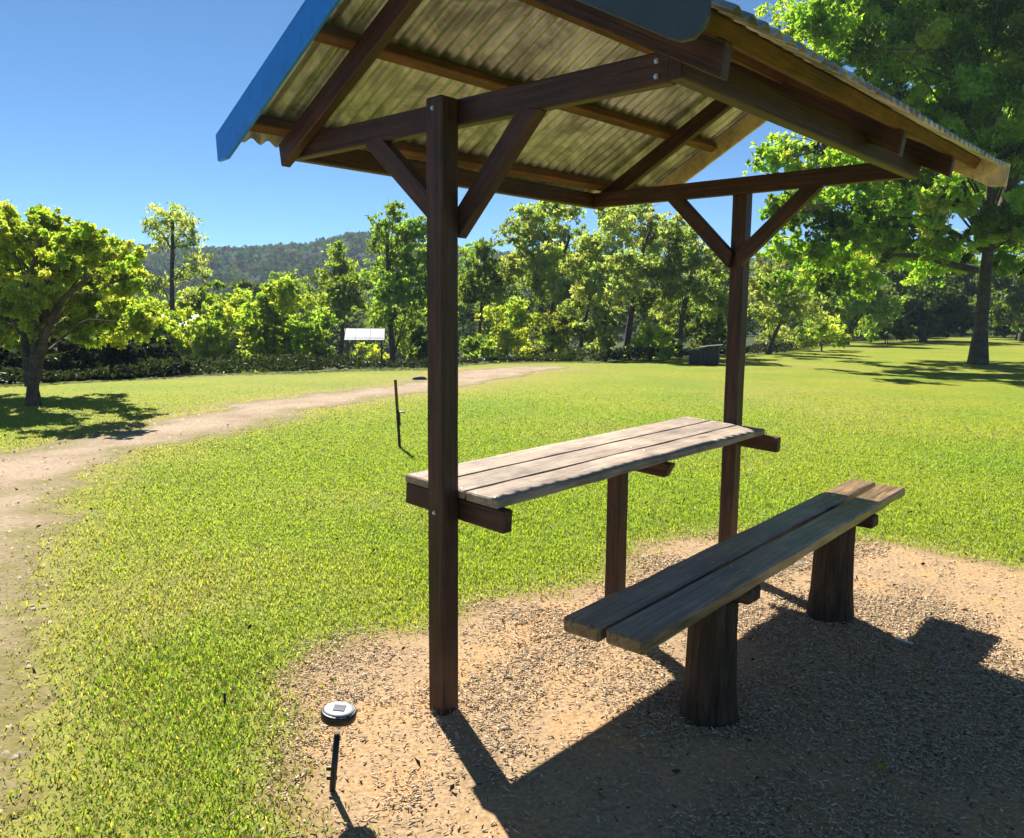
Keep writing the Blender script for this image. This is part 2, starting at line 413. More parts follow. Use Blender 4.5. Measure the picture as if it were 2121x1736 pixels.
m, nt, out = mat("pad_soil")
ge = N(nt, "ShaderNodeNewGeometry")
n1 = noise(nt, ge.outputs["Position"], 2.2, 6, 0.65, 0.5); n2 = noise(nt, ge.outputs["Position"], 60, 5, 0.75)
c = ramp(nt, n1, [(0.3, (0.35, 0.255, 0.15)), (0.50, (0.45, 0.315, 0.18)), (0.66, (0.53, 0.325, 0.15))])
c = mix(nt, 1.0, c, ramp(nt, n2, [(0.3, (0.5, 0.48, 0.45)), (0.6, (1.08, 1.05, 1.03))]), 'MULTIPLY')
rim = N(nt, "ShaderNodeAttribute", attribute_name="tint")
c = mix(nt, rim.outputs["Fac"], ramp(nt, n2, [(0.3, (0.17, 0.125, 0.05)), (0.7, (0.33, 0.25, 0.11))]), c)
principled(nt, out, c, 0.9, 0, bump(nt, n2, 0.7, 0.012), 0.15); M['soil'] = m
noisy_sheet(PAD, 0.02, 0.16, 0.3, 0.004, "dirt_pad", M['soil'], hf=0.06)

# ------------------------------------------------------------------ far hills
RH = 380.0
prof_px = [(-900, 505), (-200, 497), (0, 497), (205, 494), (300, 509), (430, 514), (560, 511), (640, 508), (700, 491), (760, 487), (850, 500), (960, 520), (1100, 524), (1600, 535), (2121, 545), (3000, 560)]
pa, pe = [], []
for x, y in prof_px:
    d = ray(x, y); pa.append(math.atan2(d[0], d[1])); pe.append(d[2]/math.hypot(d[0], d[1]))
def ridge_h(a): return CAMZ + RH*np.interp(a, pa, pe) + (vnoise(a*60, a*0, 1.0) - .5)*1.6
aa = np.linspace(-1.5, 1.5, 420); tt = np.linspace(0, 1, 26)
AA, TT = np.meshgrid(aa, tt, indexing='ij')
RR = 150 + TT*420
base = -5.0
shape = np.where(RR < RH, sstep(150, RH, RR)**0.85, 1 - 0.45*sstep(RH, 570, RR))
ZZ = base + (ridge_h(AA) - base - 3.0)*shape + (fbm(AA*300, RR, 40) - .5)*7*np.sin(np.pi*np.clip(TT, 0, 1))*(shape < 0.97)
P = np.stack([RR*np.sin(AA), RR*np.cos(AA), ZZ], -1).reshape(-1, 3); nj = 26
ii, jj = np.meshgrid(np.arange(419), np.arange(25), indexing='ij')
a0 = ii*nj+jj; F = np.stack([a0, a0+nj, a0+nj+1, a0+1], -1)[..., ::-1]
m, nt, out = mat("wooded_hill")
ge = N(nt, "ShaderNodeNewGeometry")
n1 = noise(nt, ge.outputs["Position"], 0.03, 6, 0.7, 0.4); n2 = noise(nt, ge.outputs["Position"], 0.25, 4, 0.7)
c = ramp(nt, n1, [(0.3, (0.016, 0.025, 0.011)), (0.55, (0.03, 0.04, 0.016)), (0.75, (0.06, 0.062, 0.028))])
c = mix(nt, 1.0, c, ramp(nt, n2, [(0.3, (0.5, 0.5, 0.5)), (0.7, (1.3, 1.3, 1.3))]), 'MULTIPLY')
principled(nt, out, c, 0.95, 0, bump(nt, n2, 1.0, 3.0), 0.05)
tag(link("hills", raw("hills", P, F.ravel(), 4, smooth=True), m), kind='structure')

# leaves: a cloud of folded leaf faces
def leaf_cloud(C, size, tint, droop=0.4, aspect=0.5, seed=0):
    r = np.random.default_rng(seed); n = len(C)
    s = size*(0.6 + 0.8*r.random(n))
    ax = r.normal(size=(n, 3)); ax[:, 2] -= droop; ax /= np.linalg.norm(ax, axis=1)[:, None]
    b = r.normal(size=(n, 3)); w = np.cross(ax, b); w /= np.linalg.norm(w, axis=1)[:, None]
    nrm = np.cross(ax, w)
    p0 = C - ax*(s/2)[:, None]; p1 = C + ax*(s/2)[:, None]
    mid = C + nrm*(s*0.10)[:, None]
    l = mid + w*(s*aspect/2)[:, None]; rr = mid - w*(s*aspect/2)[:, None]
    P = np.stack([p0, l, p1, rr], 1).reshape(-1, 3)
    a = np.arange(n)*4
    F = np.stack([a, a+1, a+2, a, a+2, a+3], 1).ravel()
    return P, F, np.repeat(tint, 4, 0)

# woodland on the hill, thousands of far crowns read as one mass
n = 9000
a = rng.uniform(-0.95, 0.95, n); rr = RH - 215*rng.random(n)**1.3; 
near = rng.random(n) < 0.30
rr[near] = RH + rng.normal(0, 5, near.sum())
tq = (rr-150)/420
shp = np.where(rr < RH, sstep(150, RH, rr)**0.85, 1 - 0.45*sstep(RH, 570, rr))
hz = base + (ridge_h(a) - base - 3.0)*shp
cen = np.stack([rr*np.sin(a), rr*np.cos(a), hz + 1.0], 1)
k = 11
off = rng.normal(size=(n, k, 3)); off /= np.linalg.norm(off, axis=2)[..., None]
rad_ = rng.uniform(1.2, 2.7, n)
Cc = (cen[:, None] + off*rad_[:, None, None]*np.array([1, 1, 0.9])*rng.uniform(0.5, 1.0, (n, k, 1))).reshape(-1, 3)
tc_ = np.array([0.022, 0.034, 0.015])*(0.55 + 0.9*rng.random((n, 1))) * (1 + 0.25*rng.normal(size=(n, 3)))
tc_ = np.clip(tc_, 0.006, 0.09)
n2_ = 520; a2_ = rng.uniform(-0.75, 0.85, n2_); r2_ = rng.uniform(72, 125, n2_); k2 = 170
c2_ = np.stack([r2_*np.sin(a2_), r2_*np.cos(a2_), gz(r2_*np.sin(a2_), r2_*np.cos(a2_)) + rng.uniform(1.2, 4.6, n2_)], 1)
o2 = rng.normal(size=(n2_, k2, 3)); o2 /= np.linalg.norm(o2, axis=2)[..., None]
C2 = (c2_[:, None] + o2*rng.uniform(1.8, 3.6, (n2_, 1, 1))*rng.uniform(.3, 1., (n2_, k2, 1))*np.array([1, 1, .95])).reshape(-1, 3)
t2 = np.array([0.060, 0.082, 0.030])*(0.5 + 1.0*rng.random((n2_, 1)))
P2, F2, T2 = leaf_cloud(C2, 0.62, np.repeat(t2, k2, 0), 0.2, 0.6, 8)
P, F, T = leaf_cloud(Cc, 1.7, np.repeat(tc_, k, 0), 0.0, 0.8, 3)
F = np.concatenate([F, F2 + len(P)]); P = np.concatenate([P, P2]); T = np.concatenate([T, T2])
tag(link("far_woodland", raw("far_woodland", P, F, 3, T), M['farleaf']), label="far woodland of many small crowns over the valley and ridge", cat="woodland", kind='stuff')

# ------------------------------------------------------------------ trees
def clump_points(c, r, n, rg, squash=0.85, sub=9, tight=0.30):
    """sprays within sprays: clump > branchlet > twig, with empty air between"""
    sc = rg.normal(size=(sub, 3)); sc /= np.linalg.norm(sc, axis=1)[:, None]
    sc *= (rg.random((sub, 1))**0.5)*r*1.18
    tw = np.clip(rg.normal(size=(sub, 7, 3)), -1.8, 1.8)*r*0.24*np.array([1, 1, 0.8]) + sc[:, None]
    pick = rg.integers(0, sub, n); k = rg.integers(0, 7, n)
    p = tw[pick, k] + np.clip(rg.normal(size=(n, 3)), -1.9, 1.9)*r*tight
    p[:, 2] *= squash
    return c + p, pick

DENS = 0.36; LEAF = 0.62; GAIN = 1.8
def tree(name, label, cat, depth, base_px, clumps, trunk_r, leaf, dens, col, seed, limbs=None, group=None, spread=0.0, jit=0.25,
         base_z=None, droop=0.4, aspect=0.5, trunk_to=None, sub=15, tight=0.085, hue=0.06, stems=1, fork=0.35, back=0.0, heavy=1e9):
    """clumps: (photo x, photo y, radius in photo px[, depth offset m]); the crown is built round points in space at the tree's own distance"""
    rg = np.random.default_rng(seed)
    b = at(base_px, 760, depth); bz = float(gz(b[0], b[1])) if base_z is None else base_z
    root = empty(name, (b[0], b[1], bz)); tag(root, label, cat, group)
    pts, tin, cents = [], [], []
    if name == "spreading_tree": clumps = [(c_[0], c_[1] + (22 if c_[1] < 520 else 6),) + tuple(c_[2:]) for c_ in clumps]
    for cl in clumps:
        x, y, r = cl[:3]; dz = (cl[3] if len(cl) > 3 else rg.normal()*spread) + back
        c = at(x, y, depth + dz); R_ = r*(depth+dz)/PX
        n = int(dens*r*r*0.055*DENS*(1.0 if x < heavy else 1.35))
        if n < 6: n = 6
        p, pick = clump_points(c, R_, n, rg, sub=sub, tight=tight)
        base_c = np.array(col)*(1 + rg.normal()*jit*0.6)
        subc = base_c*(1 + rg.normal(size=(sub, 1))*jit) * (1 + rg.normal(size=(sub, 3))*np.array([hue, 0.05, hue]))
        tcol = subc[pick]*(0.75 + 0.5*rg.random((n, 1)))
        pts.append(p); tin.append(np.clip(tcol*GAIN, 0.008, 0.38)); cents.append((c, R_))
    pts = np.concatenate(pts); tin = np.concatenate(tin)
    keep = pts[:, 2] > gz(pts[:, 0], pts[:, 1]) + 0.05
    pts, tin = pts[keep], tin[keep]
    o = np.array([b[0], b[1], bz])
    P, F, T = leaf_cloud(pts - o, leaf*LEAF, tin, droop, aspect, seed+1)
    # trunk and limbs
    paths = []
    if trunk_to is None:
        top = np.mean([c for c, _ in cents], 0)
    else: top = at(*trunk_to, depth)
    top = top - o
    hts = np.array([c[2] for c, _ in cents]) - bz
    stemtops = []
    for s in range(stems):
        off = np.array([rg.normal()*trunk_r*3.0, rg.normal()*trunk_r*3.0, 0])*(s > 0)
        tp = top + np.array([rg.normal(), rg.normal(), 0])*top[2]*0.12*(s > 0)
        path = []
        for i in range(8):
            f = i/7
            wob = np.array([math.sin(f*5 + seed + s), math.cos(f*4.1 + seed*2 + s), 0])*trunk_r*0.7*f
            flare = 1 + 0.55*max(0, 1 - f*9)
            path.append(((off*(1-f*0.2) + (tp-off)*f*np.array([f**0.6 if f > 0 else 0, f**0.6 if f > 0 else 0, 1])) + wob + np.array([0, 0, -0.15 if i == 0 else 0]), trunk_r*(1-0.62*f)*flare*(1 if s == 0 else 0.7)))
        paths.append(path); stemtops.append(path)
    for (c, R_) in cents:
        path0 = stemtops[rg.integers(0, len(stemtops))]
        e = c - o
        cand = [i for i, (p, _) in enumerate(path0) if p[2] < e[2] - 0.1 and i >= int(7*fork)]
        if not cand: continue
        i = cand[-1] if rg.random() < 0.5 else cand[rg.integers(0, len(cand))]
        p0, r0 = path0[i]; r1 = min(r0*0.6, max(trunk_r*0.16, 0.012))
        midp = p0*0.5 + e*0.5 + np.array([0, 0, 0.12*np.linalg.norm(e-p0)])
        q1 = p0*0.75+midp*0.25 + rg.normal(size=3)*0.02
        paths.append([(p0, r1*1.25), (q1 + np.array([0, 0, 0.02]), r1*1.0), (midp, r1*0.7), (e, r1*0.35)])
        for _ in range(3):
            tip = e + rg.normal(size=3)*R_*0.6
            paths.append([(midp*0.4+e*0.6, r1*0.4), ((midp*0.4+e*0.6)*0.4+tip*0.6 + np.array([0, 0, R_*0.08]), r1*0.28), (tip, r1*0.12)])
    if limbs:
        for lm in limbs:
            paths.append([(at(x, y, depth + dd) - o, r) for x, y, dd, r in lm])
    Vt, Ft = tubes(paths)
    link("trunk" if stems == 1 else "stems", raw("trunk", Vt, Ft, 4, smooth=True), M['bark'], root)
    link("crown" if cat == "tree" else "foliage", raw("crown", P, F, 3, T), M['leaf'], root)
    return root

GL = (0.150, 0.192, 0.036); GM = (0.10, 0.14, 0.030); GD = (0.040, 0.060, 0.018); GO = (0.145, 0.17, 0.07)

tree("spreading_tree", "low spreading yellow-green tree with thick dark trunk, left of the track", "tree", 12.1, 65,
     [(-120, 520, 80), (-60, 610, 70), (-30, 500, 75), (10, 560, 60), (40, 470, 60), (95, 455, 50), (60, 620, 60), (120, 540, 60), (165, 490, 48), (150, 600, 60),
      (200, 545, 50), (240, 530, 38), (215, 610, 50), (255, 580, 40), (265, 640, 40), (180, 660, 45), (100, 660, 40), (-10, 660, 50), (30, 690, 34), (-90, 680, 50),
      (100, 440, 22), (160, 450, 24), (290, 665, 36), (230, 690, 34), (5, 450, 40), (-60, 460, 50), (60, 540, 60, 1.4), (150, 560, 60, 1.5), (0, 600, 60, 1.4)],
     0.095, 0.115, 95, GL, 11, spread=0.8, back=1.0, trunk_to=(95, 600), aspect=0.45,
     limbs=[[(64, 800, 0, .085), (50, 700, 0.1, .055), (20, 640, 0.2, .05), (-30, 560, .3, .03)], [(70, 790, 0, .085), (95, 690, -.1, .055), (130, 620, -.2, .045), (200, 560, -.3, .02)],
            [(70, 760, 0, .07), (75, 680, -.1, .045), (55, 590, -.2, .04), (90, 480, -.2, .015)]])
tree("slender_gum_tree", "tall slender gum tree with sparse pale crown, standing apart beyond the left lawn edge", "tree", 28, 360,
     [(352, 450, 34), (318, 468, 26), (388, 470, 28), (400, 500, 22), (330, 500, 22), (365, 490, 26), (410, 545, 24), (385, 570, 22), (425, 572, 16), (332, 585, 26), (312, 610, 22), (395, 610, 20), (300, 640, 20), (342, 640, 24)],
     0.13, 0.24, 30, (0.15, 0.175, 0.075), 21, spread=0.8, trunk_to=(355, 455), aspect=0.35, droop=0.8, tight=0.09)
# understorey behind the left tree, canopy shade put into their near-black leaf tint
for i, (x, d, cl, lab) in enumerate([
     (20, 17.0, [(-40, 745, 36), (10, 752, 38), (40, 765, 30), (-20, 775, 34), (70, 775, 26)], "shrub tinted dark for shade at the far left below the spreading tree"),
     (130, 17.6, [(90, 745, 36), (130, 740, 38), (165, 755, 32), (110, 770, 30), (150, 775, 26)], "shrub tinted dark for shade just right of the thick left trunk"),
     (235, 18.4, [(195, 742, 34), (235, 735, 36), (270, 748, 32), (215, 768, 26), (255, 770, 24)], "shrub tinted dark for shade midway along the dark hedge on the left"),
     (335, 19.0, [(300, 735, 34), (340, 745, 34), (365, 758, 24), (320, 765, 24), (350, 768, 20)], "shrub tinted dark for shade at the right end of the dark hedge on the left")]):
    tree("shade_tinted_shrub", lab, "shrub", d, x, cl, 0.03, 0.17, 170, (0.010, 0.014, 0.006), 40+i, spread=0.5, stems=3, group="shrubs tinted dark for shade behind the left tree")
# sunlit shrubs beyond the lawn edge, left of the front post
SH = [
 (300, 23, [(285, 690, 50), (320, 660, 42), (250, 700, 40), (340, 700, 34), (300, 640, 30)], GL, "yellow-green shrub between the spreading tree and the slender gum"),
 (430, 23, [(430, 680, 44), (470, 660, 38), (400, 710, 36), (455, 720, 40), (420, 755, 32), (480, 745, 34)], GL, "rounded light green shrub just right of the slender gum trunk"),
 (445, 32, [(420, 635, 40), (470, 620, 40), (500, 640, 30)], GL, "pale crown showing over the rounded light green shrub"),
 (560, 24, [(560, 640, 44), (590, 610, 36), (530, 670, 40), (600, 670, 44), (560, 710, 44), (610, 730, 36), (530, 750, 32), (580, 765, 26)], GL, "tall bushy yellow-green shrub in the middle of the left thicket"),
 (660, 23, [(640, 690, 36), (668, 660, 30), (630, 730, 32), (660, 735, 28), (640, 765, 22)], GM, "green shrub left of the small white-roofed shelter"),
 (800, 42, [(800, 655, 22), (830, 680, 24), (835, 705, 20), (845, 720, 20)], (0.15, 0.17, 0.02), "bright lime shrub just right of the white roof"),
 (865, 24, [(868, 690, 26), (880, 720, 26), (862, 745, 20), (895, 740, 24)], GD, "dark green shrub tucked behind the front post's left side"),
 (755, 60, [(755, 725, 18), (775, 735, 18), (740, 738, 14)], (0.15, 0.17, 0.02), "light green bush seen under the small white-roofed shelter"),
]
for i, (x, d, cl, c, lab) in enumerate(SH):
    tree("shrub", lab, "shrub", d, x, cl, 0.035, 0.009*d, 60, c, 60+i, spread=0.9, stems=3, group="shrubs beyond the lawn edge", droop=0.6)
TR = [
 ("dark_tree", 520, 55, [(515, 600, 28), (505, 630, 26), (530, 640, 26), (515, 660, 22)], 0.2, GD, "small dark far tree above the left thicket"),
 ("conical_tree", 700, 33, [(700, 510, 14), (695, 535, 22), (715, 560, 26), (680, 570, 26), (705, 600, 34), (670, 620, 30), (730, 620, 28), (690, 640, 28)], 0.16, (0.095, 0.12, 0.022), "pointed conical green tree rising above the left thicket"),
 ("broadleaf_tree", 815, 30, [(815, 440, 22), (790, 480, 30), (840, 490, 36), (870, 470, 26), (800, 530, 36), (850, 545, 40), (780, 580, 34), (830, 600, 42), (880, 610, 40), (890, 540, 34), (800, 640, 34), (860, 660, 36)], 0.17, GM, "leafy mid green tree directly left of the front post"),
 ("broadleaf_tree", 985, 34, [(985, 530, 30), (1010, 515, 22), (1000, 570, 34), (970, 600, 34), (1020, 610, 34), (1040, 560, 30)], 0.14, (0.085, 0.11, 0.022), "thin-topped tree directly right of the front post"),
 ("gum_tree", 1125, 33, [(1090, 450, 30), (1060, 480, 26), (1120, 440, 34), (1150, 430, 30), (1180, 440, 26), (1100, 490, 36), (1150, 490, 36), (1090, 540, 34), (1140, 545, 40), (1170, 560, 34), (1060, 555, 26), (1110, 600, 36), (1180, 610, 30)], 0.15, (0.165, 0.20, 0.07), "broad pale green gum tree framed between the two posts"),
 ("gum_tree", 1200, 29, [(1215, 500, 30), (1200, 545, 30), (1240, 540, 26), (1180, 600, 30), (1220, 600, 34), (1190, 640, 26), (1245, 630, 28)], 0.11, GO, "dark-trunked olive tree right of the broad pale gum"),
 ("gum_tree", 1295, 28, [(1290, 430, 30), (1260, 450, 24), (1320, 440, 30), (1350, 460, 26), (1290, 480, 34), (1340, 500, 34), (1310, 540, 36), (1265, 560, 28), (1350, 560, 34), (1300, 600, 36), (1340, 630, 30)], 0.16, GO, "tallest grey-green gum under the shelter's far beam"),
 ("gum_tree", 1405, 28, [(1390, 470, 26), (1420, 500, 30), (1390, 540, 34), (1440, 540, 34), (1400, 590, 36), (1450, 590, 36), (1420, 630, 34), (1470, 560, 28), (1480, 620, 32), (1380, 640, 30)], 0.14, (0.115, 0.14, 0.058), "dense darker gum beside the back post"),
 ("broadleaf_tree", 1590, 30, [(1570, 600, 30), (1600, 580, 30), (1640, 600, 34), (1580, 650, 30), (1630, 650, 34), (1670, 640, 34), (1600, 690, 24), (1650, 690, 26)], 0.13, GO, "olive tree right of the back post at the lawn edge"),
 ("broadleaf_tree", 1750, 40, [(1700, 600, 34), (1740, 580, 40), (1790, 590, 40), (1720, 650, 34), (1770, 640, 36), (1820, 640, 34), (1740, 680, 24), (1800, 680, 24)], 0.16, GM, "mid green tree behind the big right tree's hanging branches"),
 ("broadleaf_tree", 1910, 46, [(1870, 560, 50), (1930, 570, 50), (1850, 620, 40), (1910, 630, 40), (1960, 620, 40), (1880, 665, 26), (1940, 665, 26)], 0.2, GD, "dark tree left of the big right trunk"),
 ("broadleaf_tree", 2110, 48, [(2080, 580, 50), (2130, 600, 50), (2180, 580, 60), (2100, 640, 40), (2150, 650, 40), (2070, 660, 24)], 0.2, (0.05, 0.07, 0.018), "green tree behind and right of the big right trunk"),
]
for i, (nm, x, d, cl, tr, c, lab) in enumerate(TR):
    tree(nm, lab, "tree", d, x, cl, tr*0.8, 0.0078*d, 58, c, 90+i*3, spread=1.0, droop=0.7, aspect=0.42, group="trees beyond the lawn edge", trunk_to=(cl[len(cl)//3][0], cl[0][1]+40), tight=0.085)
BK = [
 (900, 52, [(880, 560, 44), (920, 580, 44), (890, 630, 44), (940, 640, 40), (910, 690, 36)], (0.085, 0.115, 0.035), "hazy pale tree filling the gap behind the front post"),
 (1020, 50, [(990, 590, 40), (1030, 600, 44), (1000, 650, 44), (1050, 660, 40), (1020, 700, 36)], (0.105, 0.13, 0.04), "hazy tree right of the front post, behind the thin-topped tree"),
 (1130, 54, [(1100, 560, 46), (1150, 550, 46), (1120, 620, 46), (1170, 640, 40), (1130, 690, 40)], (0.09, 0.11, 0.04), "hazy tree far behind the broad pale gum"),
 (1240, 52, [(1220, 520, 44), (1260, 500, 40), (1230, 580, 46), (1270, 620, 44), (1240, 680, 40)], (0.10, 0.125, 0.042), "hazy pale tree between the two tall gums of the middle"),
 (1375, 54, [(1350, 520, 44), (1400, 500, 44), (1370, 590, 46), (1420, 640, 44), (1380, 690, 40)], (0.085, 0.105, 0.04), "hazy tree behind the tallest grey-green gum"),
 (1480, 50, [(1460, 560, 44), (1500, 570, 44), (1480, 630, 46), (1520, 650, 44), (1490, 700, 36)], (0.09, 0.11, 0.036), "hazy olive tree directly behind the back post"),
 (1620, 55, [(1590, 560, 44), (1640, 550, 44), (1610, 630, 46), (1670, 640, 44), (1640, 690, 36)], (0.10, 0.12, 0.045), "hazy tree behind the olive tree right of the back post"),
 (1740, 58, [(1700, 560, 46), (1750, 540, 46), (1790, 570, 46), (1720, 630, 44), (1780, 640, 44), (1750, 690, 36)], (0.075, 0.10, 0.032), "hazy tree showing between the big tree's hanging branches"),
 (590, 62, [(560, 610, 34), (600, 590, 34), (640, 610, 34), (580, 650, 34), (625, 655, 34)], (0.08, 0.11, 0.035), "hazy tree behind the middle of the left thicket"),
]
for i, (x, d, cl, c, lab) in enumerate(BK):
    tree("hazy_tree", lab, "tree", d, x, cl, 0.16, 0.0075*d, 50, c, 300+i*5, spread=1.6, group="second row of trees behind the lawn edge", droop=0.6, aspect=0.45)
UN = [
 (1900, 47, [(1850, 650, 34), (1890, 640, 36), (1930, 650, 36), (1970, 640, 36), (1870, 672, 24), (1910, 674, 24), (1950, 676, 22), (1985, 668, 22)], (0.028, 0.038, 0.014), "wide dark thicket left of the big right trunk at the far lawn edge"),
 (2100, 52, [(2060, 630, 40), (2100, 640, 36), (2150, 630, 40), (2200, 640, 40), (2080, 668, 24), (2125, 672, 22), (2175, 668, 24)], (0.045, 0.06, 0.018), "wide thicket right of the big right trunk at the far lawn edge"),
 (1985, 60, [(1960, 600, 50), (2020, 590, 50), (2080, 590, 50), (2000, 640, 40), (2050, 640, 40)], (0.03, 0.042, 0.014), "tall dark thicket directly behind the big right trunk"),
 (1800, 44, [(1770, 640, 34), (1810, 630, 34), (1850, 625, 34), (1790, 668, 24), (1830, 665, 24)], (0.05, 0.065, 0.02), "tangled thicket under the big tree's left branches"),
 (975, 25, [(985, 715, 26), (1010, 735, 22), (965, 745, 18)], GM, "green shrub at the lawn edge right of the front post"),
 (1050, 27, [(1040, 670, 36), (1075, 650, 34), (1030, 710, 32), (1070, 715, 34), (1050, 745, 24)], GL, "yellow-green shrub under the pale gum's left half"),
 (1155, 27, [(1140, 690, 34), (1170, 670, 32), (1150, 720, 30), (1120, 735, 24), (1180, 740, 24)], (0.09, 0.105, 0.025), "light shrub between the thin trunks under the pale gum"),
 (1250, 26, [(1240, 690, 32), (1265, 665, 30), (1250, 725, 28), (1280, 740, 20)], GO, "olive shrub left of the forked dark trunk"),
 (1345, 25.5, [(1350, 690, 30), (1330, 715, 26), (1370, 700, 28), (1350, 738, 20), (1380, 730, 18)], GL, "light green shrub at the lawn edge right of the forked trunk"),
 (1450, 29, [(1440, 680, 36), (1475, 665, 34), (1455, 710, 26), (1500, 690, 30)], (0.05, 0.065, 0.02), "dark olive shrub behind the little grey box"),
 (1700, 33, [(1690, 690, 28), (1720, 680, 26), (1670, 705, 22), (1735, 700, 20), (1650, 705, 18)], GL, "bright shrub at the lawn edge below the hanging branches"),
 (1830, 41, [(1810, 670, 24), (1850, 660, 26), (1830, 685, 18), (1870, 680, 18)], (0.045, 0.065, 0.02), "dark shrub at the far right lawn edge"),
]
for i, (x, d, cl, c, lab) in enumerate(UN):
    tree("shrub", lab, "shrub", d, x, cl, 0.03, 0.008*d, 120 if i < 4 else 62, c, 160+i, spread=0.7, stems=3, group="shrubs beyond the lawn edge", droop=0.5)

big = [(1640, 60, 60), (1700, 30, 60), (1640, 150, 34), (1760, 100, 70), (1700, 130, 40), (1840, 60, 90), (1930, 130, 90), (1820, 170, 70), (2030, 60, 110), (2120, 160, 110), (1780, -60, 100), (1920, -90, 120), (2080, -120, 130), (2220, 0, 140), (2300, 200, 130),
       (1640, 310, 46), (1600, 330, 34), (1700, 330, 50), (1770, 360, 60), (1850, 300, 70), (1920, 260, 70), (2000, 280, 80), (2080, 330, 80), (2180, 330, 90), (1620, 430, 40), (1680, 440, 50), (1740, 460, 56), (1810, 450, 60), (1880, 430, 60), (1950, 420, 60),
       (1625, 520, 34), (1610, 580, 26), (1680, 520, 44), (1740, 540, 46), (1800, 530, 50), (1660, 570, 34), (1860, 510, 46), (1930, 500, 44), (2080, 460, 60), (2150, 470, 60), (2100, 540, 40), (2250, 450, 80), (1720, 590, 30), (1790, 590, 30),
       (1900, 0, 120, 4), (2050, 200, 120, 4), (1850, 380, 100, 4), (2100, 400, 110, 4), (1720, -10, 80, 2), (1750, 250, 60, 3), (1950, 520, 60, 4), (2150, 80, 130, 4), (1800, 480, 70, 4)]
tree("big_shade_tree", "huge broad tree shading the lawn on the right, its branches hanging left", "tree", 24.5, 2025,
     big, 0.21, 0.25, 38, (0.095, 0.15, 0.022), 201, spread=1.7, trunk_to=(2060, 200), droop=0.5, jit=0.38, fork=0.45, heavy=1860,
     limbs=[[(2022, 560, 0, .11), (1960, 545, -.4, .09), (1900, 530, -.8, .07), (1840, 528, -1.2, .04)], [(2040, 520, 0, .2), (2075, 440, .2, .17), (2110, 330, .4, .14), (2170, 200, .8, .08)], [(2030, 470, 0, .16), (1990, 380, -.3, .12), (1930, 260, -.6, .08)]])

# low tangled undergrowth along the far edge of the lawn: one uncountable mass
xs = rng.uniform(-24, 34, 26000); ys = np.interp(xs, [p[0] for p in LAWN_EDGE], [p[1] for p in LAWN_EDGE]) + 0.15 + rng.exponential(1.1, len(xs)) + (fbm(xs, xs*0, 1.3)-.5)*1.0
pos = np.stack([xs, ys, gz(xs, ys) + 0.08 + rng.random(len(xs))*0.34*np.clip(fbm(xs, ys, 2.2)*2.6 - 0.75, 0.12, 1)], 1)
tn = np.clip(np.array([0.016, 0.022, 0.007])*(0.4 + 1.2*fbm(xs, ys, 2.0))[:, None]*(0.7+0.6*rng.random((len(xs), 1))), 0.01, 0.12)  # weed tint darkened to carry the shade along the lawn edge
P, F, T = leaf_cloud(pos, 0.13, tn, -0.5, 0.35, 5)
tag(link("undergrowth", raw("undergrowth", P, F, 3, T), M['leaf']), label="low dark tangle of weeds along the far lawn edge", cat="undergrowth", kind='stuff')

